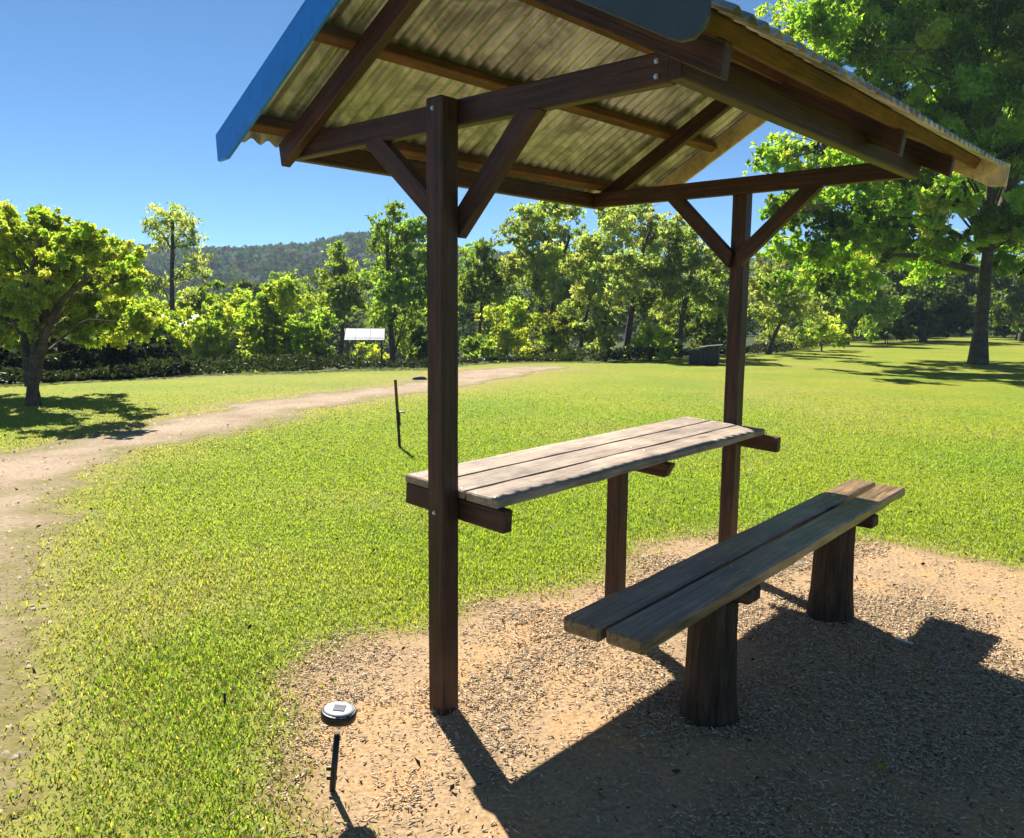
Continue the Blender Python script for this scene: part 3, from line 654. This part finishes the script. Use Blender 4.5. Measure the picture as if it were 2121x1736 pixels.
# ------------------------------------------------------------------ shelter
def shelter():
    root = empty("picnic_shelter", (AX, AY, 0), PHI)
    tag(root, "open timber picnic shelter on two posts with corrugated gable roof and blue barge board", "shelter")
    L = 2.2406; w = 0.0402; st = M['stain']; rt = M['raw']
    def B(name, p0, p1, ww, hh, mm=st, **k): return bar(name, p0, p1, ww, hh, mm, root, **k)
    dz = lambda u: 0.0064*u                                # the frame rises a touch to the back
    tz = lambda u: 0.018*u
    pa_ = B("post", (0, 0, -0.05), (0, 0, 2.154), 2*w, 2*w, up=(0, 1, 0), bev=0.006, wob=0.0012)
    pb_ = B("post", (L, 0, -0.05), (L, 0, 2.115), 2*w, 2*w, up=(0, 1, 0), bev=0.006, wob=0.0012)
    zb, hb, cf, cn = 2.070, 0.086, 0.925, -0.839
    zc = zb + hb/2
    B("cross_beam", (w + .0235, cf, zc), (w + .0235, cn, zc), .045, hb)
    B("cross_beam", (L - w - .0235, cf, zc + dz(L)), (L - w - .0235, cn, zc + dz(L)), .045, hb)
    B("wall_plate", (0.03, cf + .024, zc + .001), (L - .01, cf + .024, zc + dz(L) + .001), .045, hb)
    B("wall_plate", (0.03, cn - .024, zc + .001), (L - .002, cn - .024, zc + dz(L) + .001), .045, hb)
    # braces
    for (u, v0, z0, v1, z1) in ((w + .022, .02, 1.74, .42, 2.08), (w + .022, -.02, 1.74, -.345, 2.08), (L - w - .022, .02, 1.74, .375, 2.095), (L - w - .022, -.02, 1.74, -.415, 2.095)):
        B("brace", (u, v0, z0), (u, v1, z1), .044, .075, up=(1, 0, 0) if False else (0, 0, 1), cut0=0.6, cut1=-0.6)
    # rafters
    SF, SN = 0.57, 0.53
    rb = lambda v: 2.055 + (SF if v > 0 else SN)*(0.92 - abs(v)) + (0.037 if v <= 0 else 0.0)
    def rafter(u, sgn, m_=st):
        v0, v1 = (.955 if sgn > 0 else -1.02), 0.012*sgn
        s = SF if sgn > 0 else SN
        zz = lambda v: rb(v) + 0.045 + tz(u)
        B("rafter", (u, v0, zz(v0)), (u, v1, zz(v1)), .045, .086, m_, cut0=0.35)
    for u in (.0165, L - .0165 + .023):
        rafter(u, 1); rafter(u, -1)
    rafter(1.50, -1)
    # purlins
    U0, U1 = -0.19, 2.77
    def purlin(v, m_=rt):
        z = rb(v) + 0.045 + 0.043/math.cos(math.atan(SF)) + 0.022
        s = (-SF if v > 0 else SN)
        B("purlin", (U0, v, z + tz(U0)), (U1, v, z + tz(U1)), .048, .052, m_, up=(0, -s, 1))
    for v in (.905, .47, .09, -.09, -.52, -.99): purlin(v)
    # corrugated sheets, lapped side by side
    def sheet(u0, u1, sgn, lift):
        ve = 1.045 if sgn > 0 else -1.13
        nu = int((u1-u0)/0.0762*8); nv = 6
        us = np.linspace(u0, u1, nu); P = []; F = []
        for lay in (0, 1):
            for u in us:
                for k in range(nv+1):
                    v = sgn*0.004 + (ve - sgn*0.004)*k/nv
                    wv = 0.011*math.cos(2*math.pi*u/0.0762)
                    z = rb(v) + 0.045 + 0.049 + 0.0535 + 0.009 + wv + tz(u) + lift + lay*0.0015
                    P.append((u, v, z))
        n1_ = nu*(nv+1)
        for i in range(nu-1):
            for k in range(nv):
                a = i*(nv+1)+k; q = [a, a+nv+1, a+nv+2, a+1]
                F.append(q if sgn < 0 else q[::-1]); b = [x + n1_ for x in q]; F.append(b[::-1] if sgn < 0 else b)
        for i in range(nu-1):
            for k in (0, nv):
                a = i*(nv+1)+k; F.append([a, a+nv+1, a+nv+1+n1_, a+n1_])
        for i in (0, nu-1):
            for k in range(nv):
                a = i*(nv+1)+k; F.append([a, a+1, a+1+n1_, a+n1_])
        link("roof_sheet", raw("roof_sheet", np.array(P), np.array(F).ravel(), 4, smooth=True), M['sheet'], root)
    W = 0.7520
    for sgn in (1, -1):
        for i in range(4):
            u0 = U0 + 0.01 + i*W*0.98; sheet(u0, min(u0 + W, U1), sgn, 0.0022*(i % 2))
    # ridge capping
    bm = bmesh.new(); pr = [(-.17, -.085), (-.02, -.004), (.02, -.004), (.17, -.09)]
    for uu in (U0 - .02, U1 + .02):
        for v, z in pr: bm.verts.new((uu, v, 2.756 + z + tz(uu)))
    bm.verts.ensure_lookup_table()
    for k in range(3): bm.faces.new([bm.verts[i] for i in (k, k+1, k+5, k+4)])
    geom = bmesh.ops.solidify(bm, geom=bm.faces[:], thickness=0.0015)
    link("ridge_cap", bm_done("ridge_cap", bm), M['sheet'], root)
    # barge boards
    def barge(u, sgn, m_, th=0.018, lab=None):
        ve = 1.09 if sgn > 0 else -1.085
        s = 0.575 if sgn > 0 else 0.545
        if sgn < 0 and u > 1: ve = -1.15
        if sgn > 0 and u > 1: ve = 0.90
        top = lambda v: 2.33 + s*(0.78 - abs(v)) + (0.0 if sgn > 0 else 0.02) + tz(u)
        bot = lambda v: top(v) - (0.145 if u < 1 or sgn < 0 else 0.165)
        rc = 0.03
        pts = [(0, top(0)), (ve*0.93, top(ve*0.93))]
        if sgn < 0 and u < 1:        # rounded lower corner
            pts = [(0, top(0)), (ve, top(ve)), (ve, bot(ve)+.085), (ve + .010, bot(ve) + .062), (ve + .035, bot(ve+.035) + .024), (ve + .07, bot(ve+.07) + .004), (ve+.11, bot(ve+.11)), (0, bot(0))]
        else:
            pts = [(0, top(0)), (ve, top(ve)), (ve*0.992, bot(ve) + .04), (ve*.93, bot(ve*.93)), (0, bot(0))]
        bm = bmesh.new()
        f = bm.faces.new([bm.verts.new((0, v, z)) for v, z in pts])
        r_ = bmesh.ops.extrude_face_region(bm, geom=[f])
        for vv in r_['geom']:
            if isinstance(vv, bmesh.types.BMVert): vv.co.x += th
        bmesh.ops.recalc_face_normals(bm, faces=bm.faces)
        bmesh.ops.bevel(bm, geom=[e for e in bm.edges if e.calc_face_angle(0) > 1.2], offset=0.003, segments=1, affect='EDGES')
        o = link("barge_board", bm_done("barge_board", bm), m_, root, Matrix.Translation((u, 0, 0)))
        if lab: o['label'] = lab
    barge(U0 - .022, 1, M['blue'], lab="bright blue painted barge board")
    barge(U0 - .022, -1, M['slate'], lab="dull slate blue barge board with rounded end")
    barge(U1 + .004, 1, M['cream']); barge(U1 + .004, -1, M['cream'], lab="cream barge board end")
    # bolts
    def bolt(x, y, z, nx):
        q = Matrix.Translation((x, y, z)) @ Matrix.Rotation(math.pi/2*nx, 4, 'Y')
        lathe("bolt", [(.0001, -.012), (.012, -.012), (.012, -.004), (.016, -.004), (.016, 0)], M['galv'], root, q, 6, smooth=False)
    B0 = [(-w, .0, 2.115), (-w, .0, .75), (w + .0005, -.80, 2.13), (w + .0005, -.80, 2.09)]
    for i, (x, y, z) in enumerate(B0):
        q = Matrix.Translation((x - .001, y, z)) @ Matrix.Rotation(-math.pi/2, 4, 'Y')
        lathe("bolt", [(.0075, 0.0), (.0075, .003), (.005, .003), (.005, .008), (.0001, .0085)], M['galv'], root, q, 10, smooth=False)
    return root
shelter()

# ------------------------------------------------------------------ table
def table():
    root = empty("picnic_table", (AX, AY, 0), PHI)
    tag(root, "long narrow table with pale weathered planks fixed between the shelter posts", "table")
    L = 2.2406; w = 0.0402; st = M['stain']
    bm_u0 = 1.165
    zt, tilt = 0.809, 0.0567                                  # the top leans a little towards the bench side
    zz = lambda v, u=0: zt + (v - .25)*tilt*1.0 + 0.0116*u
    for u in (w + .0245, L - w - .0245):
        v1 = -.252 if u < 1 else -.30
        bar("rail", (u, .25, zz(.25, u) - .040), (u, v1, zz(v1, u) - .040), .045, .080, st, root)
    # three planks
    v0, v1e = .257, -.226; ww = (v0 - v1e)/3
    for k in range(3):
        vc = v0 - ww*(k + .5)
        bar("plank", (w + .001, vc, zz(vc) + .0165), (L - w - .030, vc, zz(vc, L) + .0165), ww - .007, .032, M['weather'], root, up=(0, tilt*-1, 1), bev=0.005, wob=0.004 if k == 2 else 0.0012)
    for k in range(3):
        vc = v0 - ww*(k + .5)
        for u in (w + .026, bm_u0, L - w - .046):
            for dv in (-.045, .045):
                lathe("screw", [(.0055, 0), (.0055, .0012), (.003, .0022), (.0001, .0022)], M['galv'], root, Matrix.Translation((u, vc + dv, zz(vc + dv, u) + .0322)), 8, smooth=False)
    # middle bearer and leg
    vb0, vb1 = .20, -.235
    bm_u = 1.165
    bar("bearer", (bm_u, vb0, zz(vb0, bm_u) - .034), (bm_u, vb1, zz(vb1, bm_u) - .034), .045, .066, st, root, cut1=0.45)
    bar("leg", (1.105, 0, -.04), (1.105, 0, zz(0, 1.1) - .001), .072, .072, st, root, up=(0, 1, 0), wob=0.001)
    return root
table()

# ------------------------------------------------------------------ bench
def bench():
    root = empty("bench", (AX, AY, 0), PHI)
    tag(root, "low two-plank timber bench standing on round log legs beside the table", "bench")
    bar("plank", (-.115, -.693, .532), (2.455, -.652, .557), .130, .048, M['bench'], root, bev=0.008, wob=0.003)
    bar("plank", (-.105, -.838, .532), (2.42, -.808, .557), .130, .048, M['bench'], root, bev=0.008, wob=0.003)
    for (u, v, r, h) in ((.615, -.745, .088, .455), (1.90, -.715, .092, .470)):
        pr = [(r*1.22, -.04), (r*1.14, .05), (r*1.04, .14), (r, .25), (r*.97, .35), (r*.98, h - .01), (r*.93, h)]
        mw = Matrix.Translation((u, v, 0))
        # grain of the log material runs along x of its own frame: turn the lathe on its side
        lathe("log_leg", pr, M['logv'], root, mw, 36, jitter=0.018)
        for vv in (-.665, -.72, -.79, -.85):
            lathe("screw", [(.006, 0), (.006, .0012), (.003, .0024), (.0001, .0024)], M['galv'], root, Matrix.Translation((u + .035, vv, .5565 + .0098*(u + .1))), 8, smooth=False)
        bar("bearer", (u + .035, -.60, h + .027), (u + .035, -.885, h + .027), .09, .055, M['log'], root, bev=0.006, wob=0.002)
    return root
m, nt, out = mat("log_upright")
tc = N(nt, "ShaderNodeTexCoord"); mp = N(nt, "ShaderNodeMapping"); mp.inputs["Scale"].default_value = (22, 22, 1.6)
nt.links.new(tc.outputs["Object"], mp.inputs[0])
g1 = noise(nt, mp.outputs[0], 2.4, 6, 0.7, 0.5); g2 = noise(nt, tc.outputs["Object"], 5, 4)
c = ramp(nt, g1, [(0.3, (0.03, 0.018, 0.011)), (0.52, (0.085, 0.052, 0.032)), (0.75, (0.16, 0.10, 0.062))])
c = mix(nt, 0.6, c, ramp(nt, g2, [(0.3, (0.5, 0.5, 0.5)), (0.7, (1.2, 1.15, 1.1))]), 'MULTIPLY')
principled(nt, out, c, 0.85, 0, bump(nt, g1, 0.8, 0.012), 0.2); M['logv'] = m
bench()

# ------------------------------------------------------------------ solar light, tap stake, peg, leaf
def solar_light():
    b = np.array([-0.538, 2.289]); root = empty("solar_light", (b[0], b[1], 0)); 
    tag(root, "round black solar stake light with silver rim standing in the wood chips", "light")
    T = Matrix.Rotation(0.10, 4, 'Y')
    lathe("stake", [(.0005, -.05), (.0085, -.01), (.010, .02), (.0095, .19)], M['black'], root, T, 10)
    for k in (.075, .045): bar("fin", (-.016, 0, k), (.016, 0, k), .006, .012, M['black'], root, bev=0)
    lathe("lens", [(.016, .192), (.030, .236)], M['clear'], root, T, 20, cap=False)
    lathe("head", [(.044, .236), (.052, .239), (.053, .262), (.047, .2665), (.0465, .2645), (.001, .2645)], M['black'], root, T, 28)
    lathe("rim", [(.046, .2655), (.0455, .2685), (.036, .2705), (.001, .2706)], M['silver'], root, T, 28)
    bar("solar_cell", (-.017, 0, .2717), (.017, 0, .2717), .034, .0018, M['panel'], root, bev=0).matrix_basis = T @ frame_from((-.017, 0, .2719), (.017, 0, .2719))[0] 
solar_light()

def tap():
    root = empty("tap_stake", (-1.219, 8.641, float(gz(-1.219, 8.641))))
    tag(root, "thin leaning brown stake with a short dark pipe and spout, alone on the lawn", "stake")
    bar("stake", (0.01, 0, -.1), (-.035, 0, .735), .030, .022, M['raw'], root, up=(0, 1, 0), bev=0.003)
    Vt, Ft = tubes([[(np.array([.012, -.026, -.05]), .012), (np.array([-.006, -.026, .40]), .012)]], 8)
    link("pipe", raw("pipe", Vt, Ft, 4, smooth=True), M['black'], root)
    bar("sleeve", (.002, -.026, .24), (-.006, -.026, .40), .040, .032, M['black'], root, up=(0, 1, 0))
    Vt, Ft = tubes([[(np.array([-.005, -.028, .385]), .012), (np.array([.05, -.035, .39]), .011), (np.array([.075, -.036, .375]), .010)]], 8)
    link("spout", raw("spout", Vt, Ft, 4, smooth=True), M['galv'], root)
tap()
Vt, Ft = tubes([[((0, 0, -.03), .005), ((.001, 0, .05), .0045), ((0, .002, .055), .002)]], 7)
tag(link("peg", raw("peg", Vt, Ft, 4, smooth=True), M['black'], None, Matrix.Translation((-1.049, 2.811, 0))), "small black peg sticking up out of the green grass", "peg")
def scrap_leaf(p, rz, s):
    bm = bmesh.new(); ps = [(-.5, 0, 0), (-.2, .2, .06), (.15, .24, .1), (.5, 0, .12), (.15, -.22, .05), (-.2, -.2, .03)]
    vs = [bm.verts.new(Vector(q)*s) for q in ps]; mid = [bm.verts.new(Vector(q)*s) for q in ((-.15, 0, -.02), (.15, 0, 0.01))]
    for f in ((0, mid[0], 1), ): pass
    L_ = [(vs[0], mid[0], vs[1]), (vs[1], mid[0], mid[1]), (vs[1], mid[1], vs[2]), (vs[2], mid[1], vs[3]), (vs[3], mid[1], vs[4]), (vs[4], mid[1], mid[0]), (vs[4], mid[0], vs[5]), (vs[5], mid[0], vs[0])]
    for f in L_: bm.faces.new(f)
    bmesh.ops.solidify(bm, geom=bm.faces[:], thickness=0.0008)
    return link("fallen_leaf", bm_done("fallen_leaf", bm), M['yellow'], None, Matrix.Translation(p) @ Matrix.Rotation(rz, 4, 'Z') @ Matrix.Rotation(0.3, 4, 'X'))
tag(scrap_leaf((1.184, 2.404, .026), 0.6, .05), "single yellow leaf lying on shaded wood chips", "leaf")
tag(bar("wood_splinter", (1.715, 3.44, .028), (1.765, 3.385, .026), .012, .006, M['bone'], None, bev=0.001), "pale splinter of wood lying on the shaded chips beyond the bench", "splinter")

# ------------------------------------------------------------------ things farther off
def storage_box():
    b = at(1459, 752, 23.6); z = float(gz(b[0], b[1])); root = empty("storage_box", (b[0], b[1], z), -0.30)
    tag(root, "low dark grey wooden box with a slanted lid at the far edge of the lawn", "box")
    w_, h0, h1, d_ = .42, .38, .55, .38
    k = 6
    for i in range(k):                                         # front boards
        x0 = -w_ + 2*w_*i/k; x1 = x0 + 2*w_/k - .012
        hh = h0 + (h1-h0)*(i + .5)/k
        bar("board", ((x0+x1)/2, -d_, .03), ((x0+x1)/2, -d_, hh), x1-x0, .022, M['greybox'], root, up=(0, 1, 0), bev=0.002)
    for sx in (-1, 1):
        hh = h0 if sx < 0 else h1
        bar("side_panel", (sx*(w_-.02), -d_ + .013, hh/2), (sx*(w_-.02), d_, hh/2), .022, hh - .04, M['greybox'], root)
    bar("back_panel", (-w_ + .04, d_ - .02, h0/2), (w_ - .04, d_ - .02, h0/2), .02, h0, M['greybox'], root)
    for sx in (-1, 1): bar("foot", (sx*(w_-.06), -d_ + .06, -.05), (sx*(w_-.06), -d_ + .06, .10), .07, .07, M['greybox'], root, up=(0, 1, 0))
    bar("lid", (-w_ - .08, 0, h0 + .0), (w_*0.15, 0, h0 + (h1-h0)*.60 + .035), 2*d_ + .12, .03, M['greylid'], root)
    bar("lid", (w_*0.15 + .005, 0, h0 + (h1-h0)*.60 + .035), (w_ + .08, 0, h1 + .01), 2*d_ + .12, .03, M['greybox'], root)
storage_box()

def far_shelter():
    D = 46.0; c = at(755, 690, D); b = at(755, 764, D); z0 = b[2]
    root = empty("far_picnic_shelter", (c[0], c[1], z0), 0.12)
    tag(root, "small picnic shelter with white metal roof far off among the shrubs", "shelter")
    h = c[2] - z0
    bar("post", (-.95, 0, -.6), (-.95, 0, h), .10, .10, M['stain'], root, up=(0, 1, 0)); bar("post", (.95, 0, -.6), (.95, 0, h), .10, .10, M['stain'], root, up=(0, 1, 0))
    for s in (-1, 1):
        for i in range(3):
            x0 = -1.25 + i*.80
            bar("roof_sheet", (x0 + .4, s*.02, h + .24), (x0 + .4, s*.95, h - .36), .79, .03, M['whiteroof'], root)
    bar("cross_beam", (-.95, -.8, h - .30), (-.95, .8, h - .30), .06, .12, M['stain'], root); bar("cross_beam", (.95, -.8, h - .30), (.95, .8, h - .30), .06, .12, M['stain'], root)
    bar("wall_plate", (-1.1, -.78, h - .29), (1.1, -.78, h - .29), .06, .10, M['stain'], root)
    for s in (-1,): 
        bar("barge_board", (-1.28, 0, h + .22), (-1.28, -.98, h - .42), .025, .16, M['stain'], root); bar("barge_board", (-1.28, 0, h + .22), (-1.28, .98, h - .42), .025, .16, M['stain'], root)
    bar("tabletop", (-.9, 0, .35), (.9, 0, .35), .5, .05, M['weather'], root)
    bar("bench_seat", (-1.1, -.75, .05), (1.1, -.75, .05), .28, .05, M['weather'], root)
far_shelter()

def far_house(x, y, D, w_, lab, hroof=0.9):
    c = at(x, y, D); z0 = min(float(gz(c[0], c[1])), c[2] - 2.6)
    root = empty("far_house", (c[0], c[1], z0), 0.2); tag(root, lab, "house", "white roofed houses in the valley")
    H = c[2] - z0; 
    def wall(p0, p1): bar("wall", p0, p1, .15, H - .3, M['wall'], root)
    zc = (H - .3)/2
    wall((-w_/2, -2, zc), (w_/2, -2, zc)); wall((-w_/2, 2, zc), (w_/2, 2, zc)); wall((-w_/2, -1.9, zc), (-w_/2, 1.9, zc)); wall((w_/2, -1.9, zc), (w_/2, 1.9, zc))
    for s in (-1, 1): bar("roof", (0, s*2.4, H - .25), (0, 0.0 + s*.02, H + hroof*.6), w_ + .8, .08, M['whiteroof'], root, up=(0, 0, 1))
    bar("window", (-w_*.3, -2.09, H*.5), (-w_*.1, -2.09, H*.5), .04, .9, M['black'], root); bar("window", (w_*.1, -2.09, H*.5), (w_*.3, -2.09, H*.5), .04, .9, M['black'], root)
far_house(374, 668, 62, 1.9, "white roof glimpsed through leaves right beside the slender gum's trunk")
far_house(275, 675, 62, 1.5, "white roof glimpsed through leaves left of the slender gum's trunk")
far_house(0, 708, 58, 2.2, "white roof at the far left edge behind the spreading tree")

# a dark stone at the track's far rim
g1_ = ground_at(869, 787)
root = lathe("dark_stone", [(.19, -.04), (.20, .02), (.15, .07), (.07, .095), (.001, .10)], M['greybox'], None, Matrix.Translation((g1_[0], g1_[1], float(gz(g1_[0], g1_[1])))) @ Matrix.Diagonal((.8, .6, .8, 1)), 14, jitter=0.06)
tag(root, "low dark stone at the far rim of the track by the front post", "stone")

# ------------------------------------------------------------------ grass blades (near lawn)
def blades(n, r0, r1, seed):
    r = np.random.default_rng(seed)
    a2 = 2.6**2; rr = np.sqrt((r0*r0 + a2)*((r1*r1 + a2)/(r0*r0 + a2))**r.random(n) - a2); an = r.uniform(-0.86, 0.86, n)
    x = rr*np.sin(an); y = rr*np.cos(an)
    sp = poly_sd(PAD, x, y) + (fbm(x, y, 0.3) - .5)*.16; st_ = poly_sd(TRACK, x, y) + (fbm(x, y, .9) - .5)*.9*np.interp(rr, [3.5, 8], [.35, 1.])
    pk = sstep(-0.16, 0.16, sp + r.normal(size=n)*.07)*sstep(-0.25, 0.35, st_ + r.normal(size=n)*.05)
    keep = (r.random(n) < pk) & (lawn_beyond(x, y) < 0.3)
    d_ = dryness(x, y)
    keep &= r.random(n) < (1 - 0.55*d_*(rr < 9))*sstep(18, 7.5, rr)
    x, y, d_ = x[keep], y[keep], d_[keep]; n = len(x)
    rr = np.hypot(x, y)
    wid = 0.0036 + 0.00075*rr; ln = 0.025 - 0.0003*rr
    L_ = ln*(0.55 + 0.8*r.random(n))*(0.7 + 0.7*fbm(x, y, 0.35)); W_ = wid*(0.7 + 0.6*r.random(n))
    a = r.uniform(0, 2*np.pi, n); lean = r.uniform(0.25, 1.25, n)
    d2 = np.stack([np.cos(a), np.sin(a), np.zeros(n)], 1); s2 = np.stack([-np.sin(a), np.cos(a), np.zeros(n)], 1)
    b = np.stack([x, y, gz(x, y) + 0.001], 1)
    up = np.array([0, 0, 1.0])
    mid = b + d2*(np.sin(lean*.6)*L_*.55)[:, None] + up*(np.cos(lean*.6)*L_*.55)[:, None]
    tip = mid + d2*(np.sin(lean*1.25)*L_*.5)[:, None] + up*(np.cos(lean*1.25)*L_*.5)[:, None]
    hw = (W_/2)[:, None]
    P = np.stack([b, mid + s2*hw, tip, mid - s2*hw], 1).reshape(-1, 3)
    q = np.arange(n)*4
    F = np.stack([q, q+1, q+3, q+3, q+1, q+2], 1).ravel()
    pn = (0.4*fbm(x+11, y-7, 0.9) + 0.6*sstep(.3, .7, fbm(x-3, y+9, 3.4)))[:, None]; pf = r.random((n, 1))
    ca = np.array([0.165, 0.245, 0.028]); cb = np.array([0.225, 0.28, 0.038]); cd = np.array([0.33, 0.285, 0.10])
    T = ca*(1-pn) + cb*pn
    dd = ((r.random(n) < d_*0.6) | (r.random(n) < 0.008))[:, None]
    T = np.where(dd, cd*(0.7 + .5*pf), T)*(0.84 + 0.32*r.random((n, 1)))
    return P, F, np.repeat(T, 4, 0)
PP, FF, TT = [], [], []; o_ = 0
for args in ((640000, 0.9, 17, 1),):
    P, F, T = blades(*args); PP.append(P); FF.append(F + o_); TT.append(T); o_ += len(P)
tag(link("grass", raw("grass", np.concatenate(PP), np.concatenate(FF), 3, np.concatenate(TT)), M['grass']), label="short mown yellow-green lawn grass round the chip bed", cat="grass", kind='stuff')

# ------------------------------------------------------------------ wood chips
def chips(n, seed):
    r = np.random.default_rng(seed)
    rr = np.sqrt(r.uniform(1.2**2, 6.2**2, n)); an = r.uniform(-0.40, 0.72, n)
    x = rr*np.sin(an); y = rr*np.cos(an)
    sp = poly_sd(PAD, x, y) + (fbm(x, y, .3) - .5)*.16
    bare = np.clip(sstep(0.52, 0.72, fbm(x*1.3 + 5, y, 0.9))*0.9 + sstep(-0.36, -0.08, sp)*0.45 + sstep(2.0, 3.0, x)*0.55, 0, 0.94)
    keep = (r.random(n) < sstep(0.16, -0.12, sp + r.normal(size=n)*.03)*(1 - bare))
    x, y = x[keep], y[keep]; n = len(x); rr = np.hypot(x, y)
    sc = 1 + 0.10*np.clip(rr - 2.5, 0, 4)
    L_ = (.005 + .020*r.random(n)**1.9)*sc; W_ = (.0025 + .0045*r.random(n)**1.4)*sc; H_ = r.uniform(.001, .003, n)
    a = r.uniform(0, 2*np.pi, n); tx = r.normal(size=n)*.20; ty = r.normal(size=n)*.22
    ex = np.stack([np.cos(a)*np.cos(tx), np.sin(a)*np.cos(tx), np.sin(tx)], 1)
    ey = np.stack([-np.sin(a)*np.cos(ty), np.cos(a)*np.cos(ty), np.sin(ty)], 1)
    ez = np.cross(ex, ey)
    c = np.stack([x, y, 0.007 + gz(x, y) + r.random(n)**1.5*.010], 1)
    tp = r.uniform(.45, 1.0, (n, 2)); P = []
    for sz in (-1, 1):
        for sx, sy in ((-1, -1), (1, -1), (1, 1), (-1, 1)):
            k = tp[:, 0] if sx < 0 else tp[:, 1]
            P.append(c + ex*(sx*L_/2)[:, None] + ey*(sy*W_/2*k)[:, None] + ez*(sz*H_/2 + (0.10*L_)*0)[:, None])
    P = np.stack(P, 1).reshape(-1, 3); q = (np.arange(n)*8)[:, None]
    F = (q + np.array([[4, 5, 6, 7, 0, 1, 5, 4, 1, 2, 6, 5, 2, 3, 7, 6, 3, 0, 4, 7]])).ravel()
    pal = np.array([(0.47, 0.355, 0.215), (0.43, 0.305, 0.175), (0.52, 0.42, 0.29), (0.31, 0.22, 0.135), (0.43, 0.37, 0.29), (0.08, 0.055, 0.04), (0.60, 0.51, 0.38)])
    T = pal[r.choice(7, n, p=[.30, .22, .17, .12, .10, .05, .04])]*(0.8 + .4*r.random((n, 1)))
    return P, F, np.repeat(T, 8, 0)
P, F, T = chips(180000, 9)
tag(link("wood_chips", raw("wood_chips", P, F, 4, T), M['chips']), label="bed of tan wood chips spread under the bench and table", cat="wood chips", kind='stuff')

# ------------------------------------------------------------------ air
bm = bmesh.new(); bmesh.ops.create_cube(bm, size=1.0)
me = bm_done("haze", bm)
m, nt, out = mat("air"); vp = N(nt, "ShaderNodeVolumePrincipled")
vp.inputs["Color"].default_value = (0.62, 0.80, 1.0, 1); vp.inputs["Density"].default_value = 0.0006; vp.inputs["Anisotropy"].default_value = 0.0
nt.links.new(vp.outputs[0], out.inputs["Volume"])
hz_ = link("haze", me, m, None, Matrix.Translation((0, 0, 19)) @ Matrix.Diagonal((1300, 1300, 62, 1)))
tag(hz_, kind='stuff')


# ------------------------------------------------------------------ litter and stones
r_ = np.random.default_rng(31)
n = 700; rr = np.sqrt(r_.uniform(1.5**2, 11**2, n)); an = r_.uniform(-.8, .8, n); x = rr*np.sin(an); y = rr*np.cos(an)
pos = np.stack([x, y, gz(x, y) + .012 + .012*r_.random(n)], 1)
pl = np.array([(0.10, 0.06, 0.03), (0.20, 0.12, 0.05), (0.05, 0.035, 0.02), (0.28, 0.20, 0.08)])
P, F, T = leaf_cloud(pos, 0.032, pl[r_.integers(0, 4, n)], 0.0, 0.45, 33)
tag(link("leaf_litter", raw("leaf_litter", P, F, 3, T), M['chips']), label="scattered dead brown leaves over lawn and chips", cat="leaf litter", kind='stuff')
n = 9000; rr = 2 + 18*r_.random(n)**1.4; an = r_.uniform(-.85, .1, n); x = rr*np.sin(an); y = rr*np.cos(an)
k_ = poly_sd(TRACK, x, y) < 0.05; x, y = x[k_], y[k_]; n = len(x); rr = np.hypot(x, y)
sz = (0.003 + 0.009*r_.random(n)**3)*(1 + .10*rr)
octa = np.array([(1, 0, 0), (0, 1, 0), (-1, 0, 0), (0, -1, 0), (0, 0, .7), (0, 0, -.7)])
P = (octa[None]*sz[:, None, None]*r_.uniform(.6, 1.3, (n, 6, 1)) + np.stack([x, y, gz(x, y) + .004], 1)[:, None]).reshape(-1, 3)
F = (np.arange(n)[:, None]*6 + np.array([[0, 1, 4, 1, 2, 4, 2, 3, 4, 3, 0, 4]])).ravel()
T = np.repeat(np.array([(0.36, 0.29, 0.22)])*(0.45 + .9*r_.random((n, 1))), 6, 0)
tag(link("gravel", raw("gravel", P, F, 3, T), M['chips']), label="loose stones scattered along the dirt track", cat="gravel", kind='stuff')
